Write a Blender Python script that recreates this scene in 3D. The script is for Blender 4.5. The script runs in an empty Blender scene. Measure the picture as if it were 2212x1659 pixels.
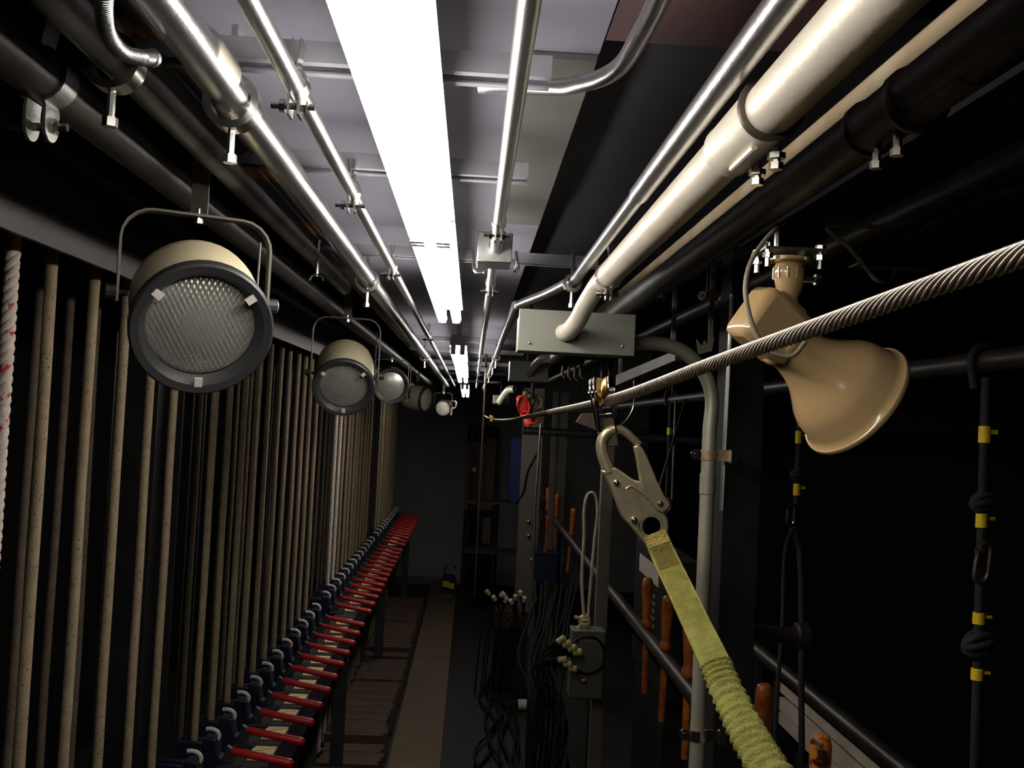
import bpy, math, random
from mathutils import Vector, Matrix
random.seed(7)
sc = bpy.context.scene
col = sc.collection

# ------------------------------------------------------------------ camera
FPX, IW, IH = 2100.0, 2212.0, 1659.0
VPX, VPY, ROLL = 1020.0, 900.0, 0.05          # where the gallery runs to, and the tilt of the phone
CZ = 2.05
_y = Vector((VPX - IW/2, -(VPY - IH/2), FPX)).normalized()          # world +Y in camera (right, up, forward)
_u = Vector((ROLL, 1.0, 0.0)); _u = (_u - _y*_u.dot(_y)).normalized()  # world +Z
_x = _u.cross(_y) * -1.0
if _x.x < 0: _x = -_x
def ray(u, v):
    d = Vector((u - IW/2, -(v - IH/2), FPX))
    return Vector((d.dot(_x), d.dot(_y), d.dot(_u)))
def at(u, v, Y=None, X=None, Z=None):
    d = ray(u, v)
    t = Y/d.y if Y is not None else (X/d.x if X is not None else (Z - CZ)/d.z)
    return Vector((d.x*t, d.y*t, CZ + d.z*t))
R = Matrix(((_x.x, _x.y, -_x.z), (_y.x, _y.y, -_y.z), (_u.x, _u.y, -_u.z)))
cd = bpy.data.cameras.new('camera'); cam = bpy.data.objects.new('camera', cd); col.objects.link(cam)
cam.matrix_world = Matrix.Translation((0, 0, CZ)) @ R.to_4x4()
cd.sensor_fit = 'HORIZONTAL'; cd.sensor_width = 36.0; cd.lens = FPX/IW*36.0; cd.clip_start = .02
sc.camera = cam

# ------------------------------------------------------------------ world, exposure
w = bpy.data.worlds.new('world'); sc.world = w; w.use_nodes = True
w.node_tree.nodes['Background'].inputs[0].default_value = (.9, .95, 1, 1)
w.node_tree.nodes['Background'].inputs[1].default_value = 0.0
sc.view_settings.view_transform = 'Standard'; sc.view_settings.look = 'None'
sc.view_settings.gamma = 1.0; sc.view_settings.use_curve_mapping = False
sc.view_settings.exposure = 0.0
TUBE = 24.0                                    # fluorescent tube strength

# ------------------------------------------------------------------ materials
def lin(c): return tuple((x/12.92 if x <= .04045 else ((x+.055)/1.055)**2.4) for x in c)
MATS = {}
def mat(name, rgb, rough=.5, metal=0.0, var=.25, scale=12.0, bump=0.0, bscale=60.0, rgb2=None, spec=.5, kind=None, coat=0.0):
    m = bpy.data.materials.new(name); m.use_nodes = True
    nt = m.node_tree; b = nt.nodes['Principled BSDF']; L = nt.links.new
    c1 = lin([x/255 for x in rgb]) + (1,)
    c2 = (lin([x/255 for x in rgb2]) + (1,)) if rgb2 else tuple(x*(1-var) for x in c1[:3]) + (1,)
    b.inputs['Roughness'].default_value = rough; b.inputs['Metallic'].default_value = metal
    b.inputs['Specular IOR Level'].default_value = spec
    if coat: b.inputs['Coat Weight'].default_value = coat; b.inputs['Coat Roughness'].default_value = .08
    tc = nt.nodes.new('ShaderNodeTexCoord')
    n = nt.nodes.new('ShaderNodeTexNoise'); n.inputs['Scale'].default_value = scale; n.inputs['Detail'].default_value = 5
    L(tc.outputs['Object'], n.inputs['Vector'])
    r = nt.nodes.new('ShaderNodeValToRGB'); r.color_ramp.elements[0].position = .38; r.color_ramp.elements[1].position = .66
    r.color_ramp.elements[0].color = c2; r.color_ramp.elements[1].color = c1
    if kind == 'patch':
        r.color_ramp.elements[0].position = .54; r.color_ramp.elements[1].position = .60
        r.color_ramp.elements[0].color = c1; r.color_ramp.elements[1].color = c2
    L(n.outputs['Fac'], r.inputs['Fac'])
    out = r.outputs['Color']
    if kind == 'fleck':                        # dark tracer flecks in a braided rope
        v = nt.nodes.new('ShaderNodeTexVoronoi'); v.inputs['Scale'].default_value = 110
        mp = nt.nodes.new('ShaderNodeMapping'); mp.inputs['Scale'].default_value = (1, 1, .55)
        L(tc.outputs['Object'], mp.inputs['Vector']); L(mp.outputs['Vector'], v.inputs['Vector'])
        rr = nt.nodes.new('ShaderNodeValToRGB'); rr.color_ramp.elements[0].position = .10; rr.color_ramp.elements[1].position = .20
        rr.color_ramp.elements[0].color = (.22, .18, .16, 1); rr.color_ramp.elements[1].color = (1, 1, 1, 1)
        L(v.outputs['Distance'], rr.inputs['Fac'])
        mx = nt.nodes.new('ShaderNodeMix'); mx.data_type = 'RGBA'; mx.blend_type = 'MULTIPLY'; mx.inputs['Factor'].default_value = 1
        L(out, mx.inputs['A']); L(rr.outputs['Color'], mx.inputs['B']); out = mx.outputs['Result']
    L(out, b.inputs['Base Color'])
    if bump:
        n2 = nt.nodes.new('ShaderNodeTexNoise'); n2.inputs['Scale'].default_value = bscale; n2.inputs['Detail'].default_value = 3
        L(tc.outputs['Object'], n2.inputs['Vector'])
        bp = nt.nodes.new('ShaderNodeBump'); bp.inputs['Strength'].default_value = bump; bp.inputs['Distance'].default_value = .004
        L(n2.outputs['Fac'], bp.inputs['Height']); L(bp.outputs['Normal'], b.inputs['Normal'])
    MATS[name] = m
    return m
mat('strut_paint', (150, 149, 158), .45, .1, .15, 12)
mat('strip_pale', (196, 184, 158), .5, 0, .2, 7, rgb2=(168, 140, 104))
mat('riser', (176, 172, 152), .4, .35, .15, 9)
mat('emt', (205, 205, 205), .30, 1.0, .22, 9, .08, 240)
mat('emt_dull', (185, 184, 180), .42, 1.0, .3, 9, .1, 200)
mat('galv', (190, 190, 188), .38, 1.0, .35, 45, .06, 300)
mat('zinc', (215, 212, 205), .22, 1.0, .2, 40)
mat('rigid', (240, 230, 212), .42, .3, .12, 14, .12, 260)
mat('black_pipe', (50, 45, 42), .42, 0, .4, 10, .12, 90, rgb2=(34, 28, 26), spec=.4)
mat('worn_steel', (120, 116, 108), .5, .7, .5, 9, .2, 80, rgb2=(60, 54, 50))
mat('black_paint', (38, 37, 38), .6, 0, .35, 8, .12, 40, spec=.2)
mat('black_satin', (62, 62, 66), .42, 0, .3, 9, .08, 50)
mat('wall_black', (72, 72, 74), .8, 0, .15, 3, .1, 30, spec=.15)
mat('wall_far_paint', (158, 158, 160), .8, 0, .12, 3, spec=.15)
mat('wall_dark', (34, 31, 31), .85, 0, .2, 3, spec=.1)
mat('curtain', (12, 11, 11), .95, 0, .3, 3, spec=.05)
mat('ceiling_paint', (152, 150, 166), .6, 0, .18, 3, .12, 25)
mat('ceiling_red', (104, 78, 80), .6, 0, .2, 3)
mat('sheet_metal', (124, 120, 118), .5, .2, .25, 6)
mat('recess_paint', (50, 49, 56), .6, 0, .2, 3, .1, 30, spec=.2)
mat('deck', (112, 110, 118), .8, 0, .3, 3, spec=.1)
mat('header', (98, 92, 90), .5, 0, .2, 5)
mat('box_dark', (98, 99, 91), .5, .1, .15, 10)
mat('box_gray', (148, 150, 140), .42, .1, .10, 10)
mat('fixture_white', (238, 238, 236), .4, 0, .03)
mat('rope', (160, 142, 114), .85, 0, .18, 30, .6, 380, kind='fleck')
mat('rope_shaded', (112, 98, 82), .9, 0, .25, 30, .5, 380, kind='fleck')  # darker copy of the hand rope; the back row's shade is in its colour
mat('rope_white', (214, 200, 190), .85, 0, .15, 60, .4, 500)
mat('rope_red', (208, 190, 180), .85, 0, .2, 55, .4, 500, rgb2=(178, 64, 56), kind='patch')
mat('rope_cream', (206, 190, 160), .85, 0, .2, 40, .4, 400)
mat('cable_steel', (120, 118, 114), .45, .8, .3, 60)
mat('wire_rope', (196, 180, 166), .36, .9, .35, 60, .05, 200)
mat('lock_blue', (22, 30, 56), .5, .1, .35, 20, .1, 60)
mat('lock_gray', (74, 76, 80), .5, .5, .3, 20)
mat('pale_ring', (214, 208, 200), .45, 0, .15)
mat('handle_red', (178, 22, 22), .38, 0, .12, 30)
mat('card', (236, 214, 160), .75, 0, .10, 25)
mat('ink', (58, 44, 34), .8, 0, .1)
mat('rail_steel', (66, 66, 70), .5, .3, .3, 9)
mat('weight', (92, 72, 60), .75, .1, .3, 14, .2, 60)
mat('board', (108, 92, 72), .75, 0, .18, 5, .1, 40)
mat('plank', (32, 31, 31), .7, 0, .35, 6, .2, 40)
mat('can_tan', (206, 194, 160), .42, 0, .06, 8)
mat('can_gray', (176, 168, 140), .42, 0, .08, 8)
mat('can_black', (48, 48, 50), .45, 0, .2)
mat('yoke', (88, 82, 74), .45, .4, .2)
mat('lens_glass', (226, 222, 212), .26, .75, .06, 30)
mat('lens_frost', (190, 184, 168), .5, .1, .1)
mat('horn', (182, 152, 108), .2, 0, .04, 10, coat=.35)
mat('strap_tan', (196, 172, 130), .45, .4, .3, 40)
mat('brass', (214, 174, 100), .28, 1.0, .2, 40)
mat('chrome', (225, 220, 212), .14, 1.0, .1)
mat('hook_dark', (150, 138, 110), .5, .5)
mat('hook_steel', (188, 176, 146), .36, .7, .22, 40, .12, 160)
mat('dark_steel', (112, 100, 88), .4, .8, .3)
mat('webbing', (142, 138, 64), .9, 0, .28, 70, .8, 420)
mat('webbing_end', (184, 160, 88), .9, 0, .25, 90, .8, 420)
mat('stitch', (116, 104, 44), .9, 0, .3, 200, .8, 420)
mat('pin_wood', (204, 118, 42), .38, 0, .35, 22, rgb2=(150, 76, 26))
mat('pin_worn', (218, 134, 44), .4, 0, .3, 26, rgb2=(60, 32, 16), kind='patch')
mat('trim_cream', (214, 200, 182), .6, 0, .2, 12)
mat('black_rope', (30, 30, 33), .8, 0, .3, 60, .5, 300)
mat('yellow_tape', (236, 202, 24), .5, 0, .12)
mat('cable_gray', (150, 140, 122), .6, 0, .2)
mat('cable_black', (21, 21, 22), .65, 0, .3, spec=.2)
mat('plug_yellow', (210, 200, 130), .6, 0, .25)
mat('plug_white', (220, 214, 200), .6, 0, .12)
mat('blue_plastic', (20, 34, 66), .5, 0, .2)
mat('blue_panel', (32, 58, 122), .6, 0, .2)
mat('brown_panel', (128, 108, 98), .7, 0, .12, 4)
mat('gray_post', (112, 103, 91), .6, 0, .15, 5)
mat('crate', (84, 66, 56), .8, 0, .25, 14)
mat('red_strap', (222, 62, 44), .7, 0, .2, 30)
mat('tan_pad', (130, 116, 90), .8, 0, .3, 30)
mat('orange', (232, 140, 40), .5)
mat('label_white', (190, 184, 172), .7, 0, .2)
mat('beam_rust', (82, 82, 86), .5, 0, .3, 4, rgb2=(186, 130, 80), kind='patch')
em = bpy.data.materials.new('tube_glow'); em.use_nodes = True
_nt = em.node_tree; _nt.nodes.remove(_nt.nodes['Principled BSDF'])
_e = _nt.nodes.new('ShaderNodeEmission'); _e.inputs[0].default_value = (1.0, .95, .87, 1); _e.inputs[1].default_value = TUBE
_nt.links.new(_e.outputs[0], _nt.nodes['Material Output'].inputs[0]); MATS['tube'] = em

# ------------------------------------------------------------------ mesh helpers
ORG = {}
def perp(d):
    a = Vector((0, 0, 1)) if abs(d.z) < .9 else Vector((1, 0, 0))
    x = a.cross(d).normalized(); return x, d.cross(x).normalized()
class MB:
    def __init__(s): s.v = []; s.f = []
    def add(s, vs, fs):
        n = len(s.v); s.v += [Vector(p) for p in vs]; s.f += [tuple(i+n for i in f) for f in fs]; return s
    def box(s, a, b, m=None):
        x0, y0, z0 = a; x1, y1, z1 = b
        vs = [Vector(p) for p in ((x0,y0,z0),(x1,y0,z0),(x1,y1,z0),(x0,y1,z0),(x0,y0,z1),(x1,y0,z1),(x1,y1,z1),(x0,y1,z1))]
        if m: vs = [m @ p for p in vs]
        return s.add(vs, [(0,3,2,1),(4,5,6,7),(0,1,5,4),(1,2,6,5),(2,3,7,6),(3,0,4,7)])
    def obox(s, c, ax, ay, az, hx, hy, hz):
        m = Matrix((ax, ay, az)).transposed().to_4x4(); m.translation = c
        return s.box((-hx,-hy,-hz), (hx,hy,hz), m)
    def tube(s, pts, r, n=12, cap=True):
        pts = [Vector(p) for p in pts]; k = len(pts)
        rs = r if isinstance(r, (list, tuple)) else [r]*k
        tg = [((pts[min(i+1, k-1)] - pts[max(i-1, 0)])).normalized() for i in range(k)]
        x, y = perp(tg[0]); vs = []; fs = []
        for i in range(k):
            x = (x - tg[i]*x.dot(tg[i])).normalized(); y = tg[i].cross(x)
            for j in range(n):
                a = 2*math.pi*j/n; vs.append(pts[i] + (x*math.cos(a) + y*math.sin(a))*rs[i])
        for i in range(k-1):
            for j in range(n):
                fs.append((i*n+j, i*n+(j+1)%n, (i+1)*n+(j+1)%n, (i+1)*n+j))
        if cap: fs.append(tuple(reversed(range(n)))); fs.append(tuple((k-1)*n+j for j in range(n)))
        return s.add(vs, fs)
    def lathe(s, o, ax, prof, n=32, closed=False):
        o = Vector(o); ax = Vector(ax).normalized(); x, y = perp(ax); vs = []; fs = []
        for (r, t) in prof:
            for j in range(n):
                a = 2*math.pi*j/n; vs.append(o + ax*t + (x*math.cos(a) + y*math.sin(a))*r)
        k = len(prof)
        for i in range(k if closed else k-1):
            for j in range(n):
                i2 = (i+1) % k
                fs.append((i*n+j, i*n+(j+1)%n, i2*n+(j+1)%n, i2*n+j))
        if not closed:
            if prof[0][0] > 1e-6: fs.append(tuple(reversed(range(n))))
            if prof[-1][0] > 1e-6: fs.append(tuple((k-1)*n+j for j in range(n)))
        return s.add(vs, fs)
    def prism(s, poly, off):
        k = len(poly); off = Vector(off); vs = [Vector(p) for p in poly] + [Vector(p)+off for p in poly]
        return s.add(vs, [tuple(reversed(range(k))), tuple(range(k, 2*k))] + [(i, (i+1)%k, k+(i+1)%k, k+i) for i in range(k)])
    def ribbon(s, pts, wd, w_, t):
        pts = [Vector(p) for p in pts]; k = len(pts); vs = []; fs = []
        for i in range(k):
            tg = (pts[min(i+1,k-1)] - pts[max(i-1,0)]).normalized()
            W = wd[i] if isinstance(wd, list) else Vector(wd)
            W = (W - tg*W.dot(tg)).normalized(); N = tg.cross(W)
            ww = w_[i] if isinstance(w_, (list, tuple)) else w_
            for (a, b) in ((-1,-1),(1,-1),(1,1),(-1,1)): vs.append(pts[i] + W*a*ww/2 + N*b*t/2)
        for i in range(k-1):
            for j in range(4): fs.append((i*4+j, i*4+(j+1)%4, (i+1)*4+(j+1)%4, (i+1)*4+j))
        fs += [(3,2,1,0), tuple((k-1)*4+j for j in range(4))]
        return s.add(vs, fs)
    def ball(s, c, r, n=10, sx=1, sy=1, sz=1):
        c = Vector(c); prof = [(math.sin(math.pi*i/n), -math.cos(math.pi*i/n)) for i in range(n+1)]
        vs = []; fs = []; m = n+4
        for (rr, z) in prof:
            for j in range(m):
                a = 2*math.pi*j/m; vs.append(c + Vector((rr*math.cos(a)*r*sx, rr*math.sin(a)*r*sy, z*r*sz)))
        for i in range(n):
            for j in range(m): fs.append((i*m+j, i*m+(j+1)%m, (i+1)*m+(j+1)%m, (i+1)*m+j))
        return s.add(vs, fs)
    def build(s, name, m, parent=None, smooth=35, bevel=0, org=None):
        if org is not None: o0 = Vector(org)
        elif parent is not None: o0 = ORG[parent.name]
        else:
            lo = [min(p[i] for p in s.v) for i in range(3)]; hi = [max(p[i] for p in s.v) for i in range(3)]
            o0 = Vector(((lo[0]+hi[0])/2, (lo[1]+hi[1])/2, lo[2]))
        me = bpy.data.meshes.new(name); me.from_pydata([p - o0 for p in s.v], [], s.f); me.validate()
        me.materials.append(MATS[m])
        if smooth:
            me.polygons.foreach_set('use_smooth', [True]*len(me.polygons)); me.update()
            me.set_sharp_from_angle(angle=math.radians(smooth))
        o = bpy.data.objects.new(name, me); col.objects.link(o)
        if parent is not None: o.parent = parent; o.location = (0, 0, 0)
        else: o.location = o0
        if bevel:
            b = o.modifiers.new('bevel', 'BEVEL'); b.width = bevel; b.segments = 2; b.limit_method = 'ANGLE'; b.angle_limit = math.radians(40)
        ORG[o.name] = o0
        return o
def tag(o, label, cat, group=None):
    o['label'] = label; o['category'] = cat
    if group: o['group'] = group
    return o
def thing(name, loc, label, cat, group=None):
    o = bpy.data.objects.new(name, None); o.empty_display_size = .05; col.objects.link(o)
    o.location = loc; ORG[o.name] = Vector(loc); return tag(o, label, cat, group)
def struct(o): o['kind'] = 'structure'; return o
def dup(root, loc, label=None):
    r = root.copy(); col.objects.link(r); r.location = loc; ORG[r.name] = Vector(loc)
    if label: r['label'] = label
    for ch in root.children:
        c = ch.copy(); col.objects.link(c); c.parent = r
        for g in ch.children:
            d = g.copy(); col.objects.link(d); d.parent = c
    return r
def ordn(n): return '%d%s' % (n, 'th' if 10 <= n % 100 <= 20 else {1: 'st', 2: 'nd', 3: 'rd'}.get(n % 10, 'th'))
def bez(pts, n=8):
    """smooth curve through the points (Catmull-Rom)"""
    P = [Vector(p) for p in pts]; P = [P[0]*2 - P[1]] + P + [P[-1]*2 - P[-2]]; out = []
    for i in range(1, len(P)-2):
        a, b, c, d = P[i-1:i+3]
        for k in range(n):
            t = k/n; out.append(.5*((2*b) + (c-a)*t + (2*a-5*b+4*c-d)*t*t + (3*b-a-3*c+d)*t**3))
    out.append(P[-2]); return out
def text_mesh(s, size):
    cu = bpy.data.curves.new('t', 'FONT'); cu.body = s; cu.size = size; cu.align_x = 'CENTER'; cu.align_y = 'CENTER'
    o = bpy.data.objects.new('t', cu); col.objects.link(o)
    dg = bpy.context.evaluated_depsgraph_get(); me = o.evaluated_get(dg).to_mesh()
    vs = [v.co.copy() for v in me.vertices]; fs = [tuple(p.vertices) for p in me.polygons]
    o.evaluated_get(dg).to_mesh_clear(); bpy.data.objects.remove(o); bpy.data.curves.remove(cu)
    return vs, fs
H = CZ
YB, YF = -1.5, 12.0        # back and far end of the gallery

# ================================================================== STRUCTURE
fl = struct(MB().box((-2.3, YB, -.1), (2.3, YF+.1, -.02)).build('floor', 'plank', smooth=0))
for i in range(9):
    x = -.07 + i*.094
    MB().box((x, 3.6, -.02), (x+.086, YF, .0)).build('plank', 'plank', fl, smooth=0)
struct(MB().box((-.385, 3.6, -.02), (-.085, YF-.02, .03)).build('trim_1', 'board', smooth=0))
struct(MB().box((-2.3, YF, -.1), (2.3, YF+.1, 4.2)).build('wall_far', 'wall_far_paint', smooth=0))
struct(MB().box((-1.3, YF-.02, 0), (-.1, YF, .07)).build('baseboard_far', 'gray_post', smooth=0))
struct(MB().box((-2.3, YB, -.1), (-2.2, YF, 4.2)).build('wall_left', 'wall_dark', smooth=0))
struct(MB().box((2.2, YB, -.1), (2.3, YF, 4.2)).build('wall_right', 'curtain', smooth=0))
struct(MB().box((-2.3, YB-.1, -.1), (2.3, YB, 4.2)).build('wall_back', 'wall_black', smooth=0))
ce = struct(MB().box((-2.3, YB, 3.05), (2.3, YF, 3.15)).build('ceiling', 'deck', smooth=0))
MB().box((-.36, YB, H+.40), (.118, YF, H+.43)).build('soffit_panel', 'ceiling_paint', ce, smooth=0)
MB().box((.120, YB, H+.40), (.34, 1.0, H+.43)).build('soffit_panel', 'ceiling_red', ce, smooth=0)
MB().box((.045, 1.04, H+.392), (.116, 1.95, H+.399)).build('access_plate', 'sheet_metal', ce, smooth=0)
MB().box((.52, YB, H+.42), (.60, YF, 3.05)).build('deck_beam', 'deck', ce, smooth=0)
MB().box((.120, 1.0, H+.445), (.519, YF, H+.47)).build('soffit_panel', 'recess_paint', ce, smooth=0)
def over(x): return H+.40 if x < .118 else (H+.445 if x < .519 else 3.05)     # underside above a point

# steel channel the lamps hang from, and the header over the ropes
o = MB().box((-.352, YB, H+.345), (-.293, YF, H+.352)).box((-.352, YB, H+.352), (-.345, YF, H+.40)).box((-.330, YB, H+.341), (-.326, YF, H+.345)).box((-.316, YB, H+.341), (-.312, YF, H+.345)).build('steel_channel', 'beam_rust', smooth=0)
tag(o, 'long black steel channel with rust patches that the lamps hang from', 'beam')
o = MB().box((-.735, YB, H+.252), (-.725, YF, H+.306)).box((-.80, YB, H+.300), (-.735, YF, H+.306)).build('header_beam', 'header', smooth=0)
tag(o, 'gray steel header beam running above the wall of ropes', 'beam')
struct(MB().box((-.79, YB, H+.307), (-.76, YF, 3.05)).build('trim_2', 'black_satin', smooth=0))

# ================================================================== STRUTS
def strut(y, x0, x1, label):
    z = H + .330
    m = MB()
    m.box((x0, y-.0205, z+.019), (x1, y+.0205, z+.021)).box((x0, y-.0205, z), (x1, y-.0185, z+.019)).box((x0, y+.0185, z), (x1, y+.0205, z+.019))
    m.box((x0, y-.0185, z), (x1, y-.010, z+.002)).box((x0, y+.010, z), (x1, y+.0185, z+.002))
    return tag(m.build('strut_channel', 'strut_paint', smooth=0), label, 'strut', 'galvanized struts across the ceiling')
names = ['galvanized strut crossing above the bent conduit', 'galvanized strut crossing above the clamped thin conduit', 'galvanized strut carrying the junction box with hooks',
         'galvanized strut across the end of the first lamp run', 'galvanized strut over the second gray box', 'galvanized strut over the second lamp run', 'galvanized strut between the far lamp runs', 'galvanized strut nearest the far wall']
STR = [.944, 1.34, 2.06, 4.35, 5.05, 6.2, 7.5, 9.4]
for y, lb in zip(STR, names): strut(y, -.34, .06 if y < 1.5 else .25, lb)

# ================================================================== FLUORESCENT STRIPS
def fixture(y0, y1, z, x, label, dz=0.0):
    L = y1 - y0
    t = thing('strip_light', (x, (y0+y1)/2, H+z), label, 'light fixture', 'fluorescent strips along the ceiling')
    sl = dz/L
    def zz(y): return H + z + (y - y0)*sl
    m = MB(); b0, b1 = y0+.004, y1-.004
    m.add([(x-.035, b0, zz(b0)+.025), (x+.035, b0, zz(b0)+.025), (x+.035, b1, zz(b1)+.025), (x-.035, b1, zz(b1)+.025),
           (x-.028, b0, zz(b0)+.068), (x+.028, b0, zz(b0)+.068), (x+.028, b1, zz(b1)+.068), (x-.028, b1, zz(b1)+.068)],
          [(0,3,2,1),(4,5,6,7),(0,1,5,4),(1,2,6,5),(2,3,7,6),(3,0,4,7)])
    hsg = m.build('housing', 'fixture_white', t, smooth=0)
    for s in (-1, 1):
        for y in (y0+.012, y1-.012):
            MB().box((x+s*.019-.010, y-.006, zz(y)-.012), (x+s*.019+.010, y+.006, zz(y)+.026)).build('lamp_holder', 'fixture_white', hsg, smooth=0)
        MB().tube([(x+s*.019, y0+.02, zz(y0+.02)), (x+s*.019, y1-.02, zz(y1-.02))], .0128, 12).build('tube', 'tube', t)
    for y in (y0+.2, y1-.2):
        MB().box((x-.012, y-.004, zz(y)+.066), (x+.012, y+.004, H+.40)).build('hanger', 'galv', t, smooth=0)
    return t
fixture(.22, 1.44, .264, -.075, 'bright two-tube fluorescent strip above the second strut from the flexible conduit')
fixture(1.445, 2.665, .264, -.075, 'bright fluorescent strip beside the junction box with hooks')
fixture(3.95, 5.17, .262, -.072, 'bright fluorescent strip starting past the first large gap in the lamp run')
fixture(5.175, 6.395, .250, -.072, 'bright fluorescent strip in the middle of the far lamp run', -.02)
fixture(7.9, 9.12, .230, -.072, 'last fluorescent strip, nearest the far wall', -.04)

# ================================================================== ROPE WALL
groups = [[1.735] + [1.69 + .2032*k for k in range(1, 6)], [3.12 + .2032*k for k in range(11)], [5.93 + .2032*k for k in range(11)], [8.77 + .2032*k for k in range(10)]]
red = {(0, 0), (2, 0), (2, 1)}
allY = [(g, k, y) for g, ys in enumerate(groups) for k, y in enumerate(ys)]
N = len(allY)
def hose(x, z0, z1, r, n=10, amp=0.0, seg=1):
    k = max(2, seg); return MB().tube([(x + amp*math.sin(i*1.7), 0 + amp*math.cos(i*2.3), z0 + (z1-z0)*i/(k-1)) for i in range(k)], r, n)
front_me = back_me = lift_me = None
def laid_rope(y, strands, mats, z0, z1, r, pitch, label, cat, grp):
    t = thing('laid_rope', (-.82, y, z0), label, cat, grp)
    for q in range(3):
        pts = []
        nstep = int((z1-z0)/pitch*10)
        for i in range(nstep+1):
            z = z0 + (z1-z0)*i/nstep; a = 2*math.pi*((z-z0)/pitch + q/3)
            pts.append((-.82 + r*.52*math.cos(a), y + r*.52*math.sin(a), z))
        MB().tube(pts, r*.56, 7).build('strand', mats[q], t, smooth=80)
    return t
TOP = 3.04
for idx, (g, k, y) in enumerate(allY):
    nth = N - idx
    if (g, k) in red:
        where = {(0, 0): 'in the bay before the first black column', (2, 0): 'first in the bay past the second black column', (2, 1): 'second in the bay past the second black column'}[(g, k)]
        laid_rope(y, 3, ('rope_white', 'rope_white', 'rope_red') if g == 0 else ('rope_white', 'rope_white', 'rope_white'), 0.0, TOP if g else TOP, .0125, .055, 'white three-strand rope with red tracer, ' + where if g == 0 else 'pale three-strand twisted rope, ' + where, 'rope', 'twisted ropes in the front row')
    else:
        if front_me is None:
            b = hose(0, 0.0, TOP, .0112, 12, .0008, 14).build('hand_rope', 'rope', smooth=80, org=(0, 0, 0)); front_me = b.data
        else:
            b = bpy.data.objects.new('hand_rope', front_me); col.objects.link(b)
        b.location = (-.82, y + random.uniform(-.006, .006), 0); b.rotation_euler = (random.uniform(-.0015, .0015), random.uniform(-.0015, .0015), random.uniform(0, 6))
        tag(b, 'cream flecked hand rope, %s from the far wall in the front row' % ordn(nth), 'rope', 'hand ropes in the front row')
    if idx >= 2:
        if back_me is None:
            b = hose(0, 0.0, TOP, .0105, 10, .0015, 10).build('return_rope', 'rope_shaded', smooth=80, org=(0, 0, 0)); back_me = b.data
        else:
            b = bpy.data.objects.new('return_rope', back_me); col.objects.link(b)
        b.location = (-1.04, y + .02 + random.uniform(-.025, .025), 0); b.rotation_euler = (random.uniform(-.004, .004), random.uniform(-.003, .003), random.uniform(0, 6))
        tag(b, 'shade-darkened brown rope, %s from the far wall in the row behind' % ordn(nth), 'rope', 'return ropes behind the hand ropes')
        if lift_me is None:
            b = hose(0, 0.0, TOP, .0042, 8, 0, 2).build('lift_cable', 'cable_steel', org=(0, 0, 0)); lift_me = b.data
        else:
            b = bpy.data.objects.new('lift_cable', lift_me); col.objects.link(b)
        b.location = (-1.30, y + .05, 0)
        tag(b, 'thin steel cable, %s from the far wall at the back of the rope wall' % ordn(nth), 'cable', 'thin cables behind the ropes')
for i, y in enumerate((2.95, 5.56, 8.38)):
    w2 = .13
    o = MB().box((-1.0, y-w2, 0), (-.90, y-w2+.012, 3.04)).box((-1.0, y+w2-.012, 0), (-.90, y+w2, 3.04)).box((-.956, y-w2+.012, 0), (-.944, y+w2-.012, 3.04)).build('steel_column', 'black_paint', smooth=0)
    tag(o, 'black steel column, %s from the far wall, standing between rope bays' % ordn(3-i), 'column', 'columns in the rope wall')
o = MB().ball((-1.28, 2.36, 1.53), .016, 8).build('orange_knob', 'orange'); 
o = o; bpy.data.objects.remove(o)
o = MB().lathe((-1.30, 2.39, 1.51), (0, 0, 1), [(.007, 0), (.016, .003), (.016, .037), (.007, .04)], 12).build('cable_marker', 'orange'); tag(o, 'small orange marker on a thin cable behind the ropes', 'marker')

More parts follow.
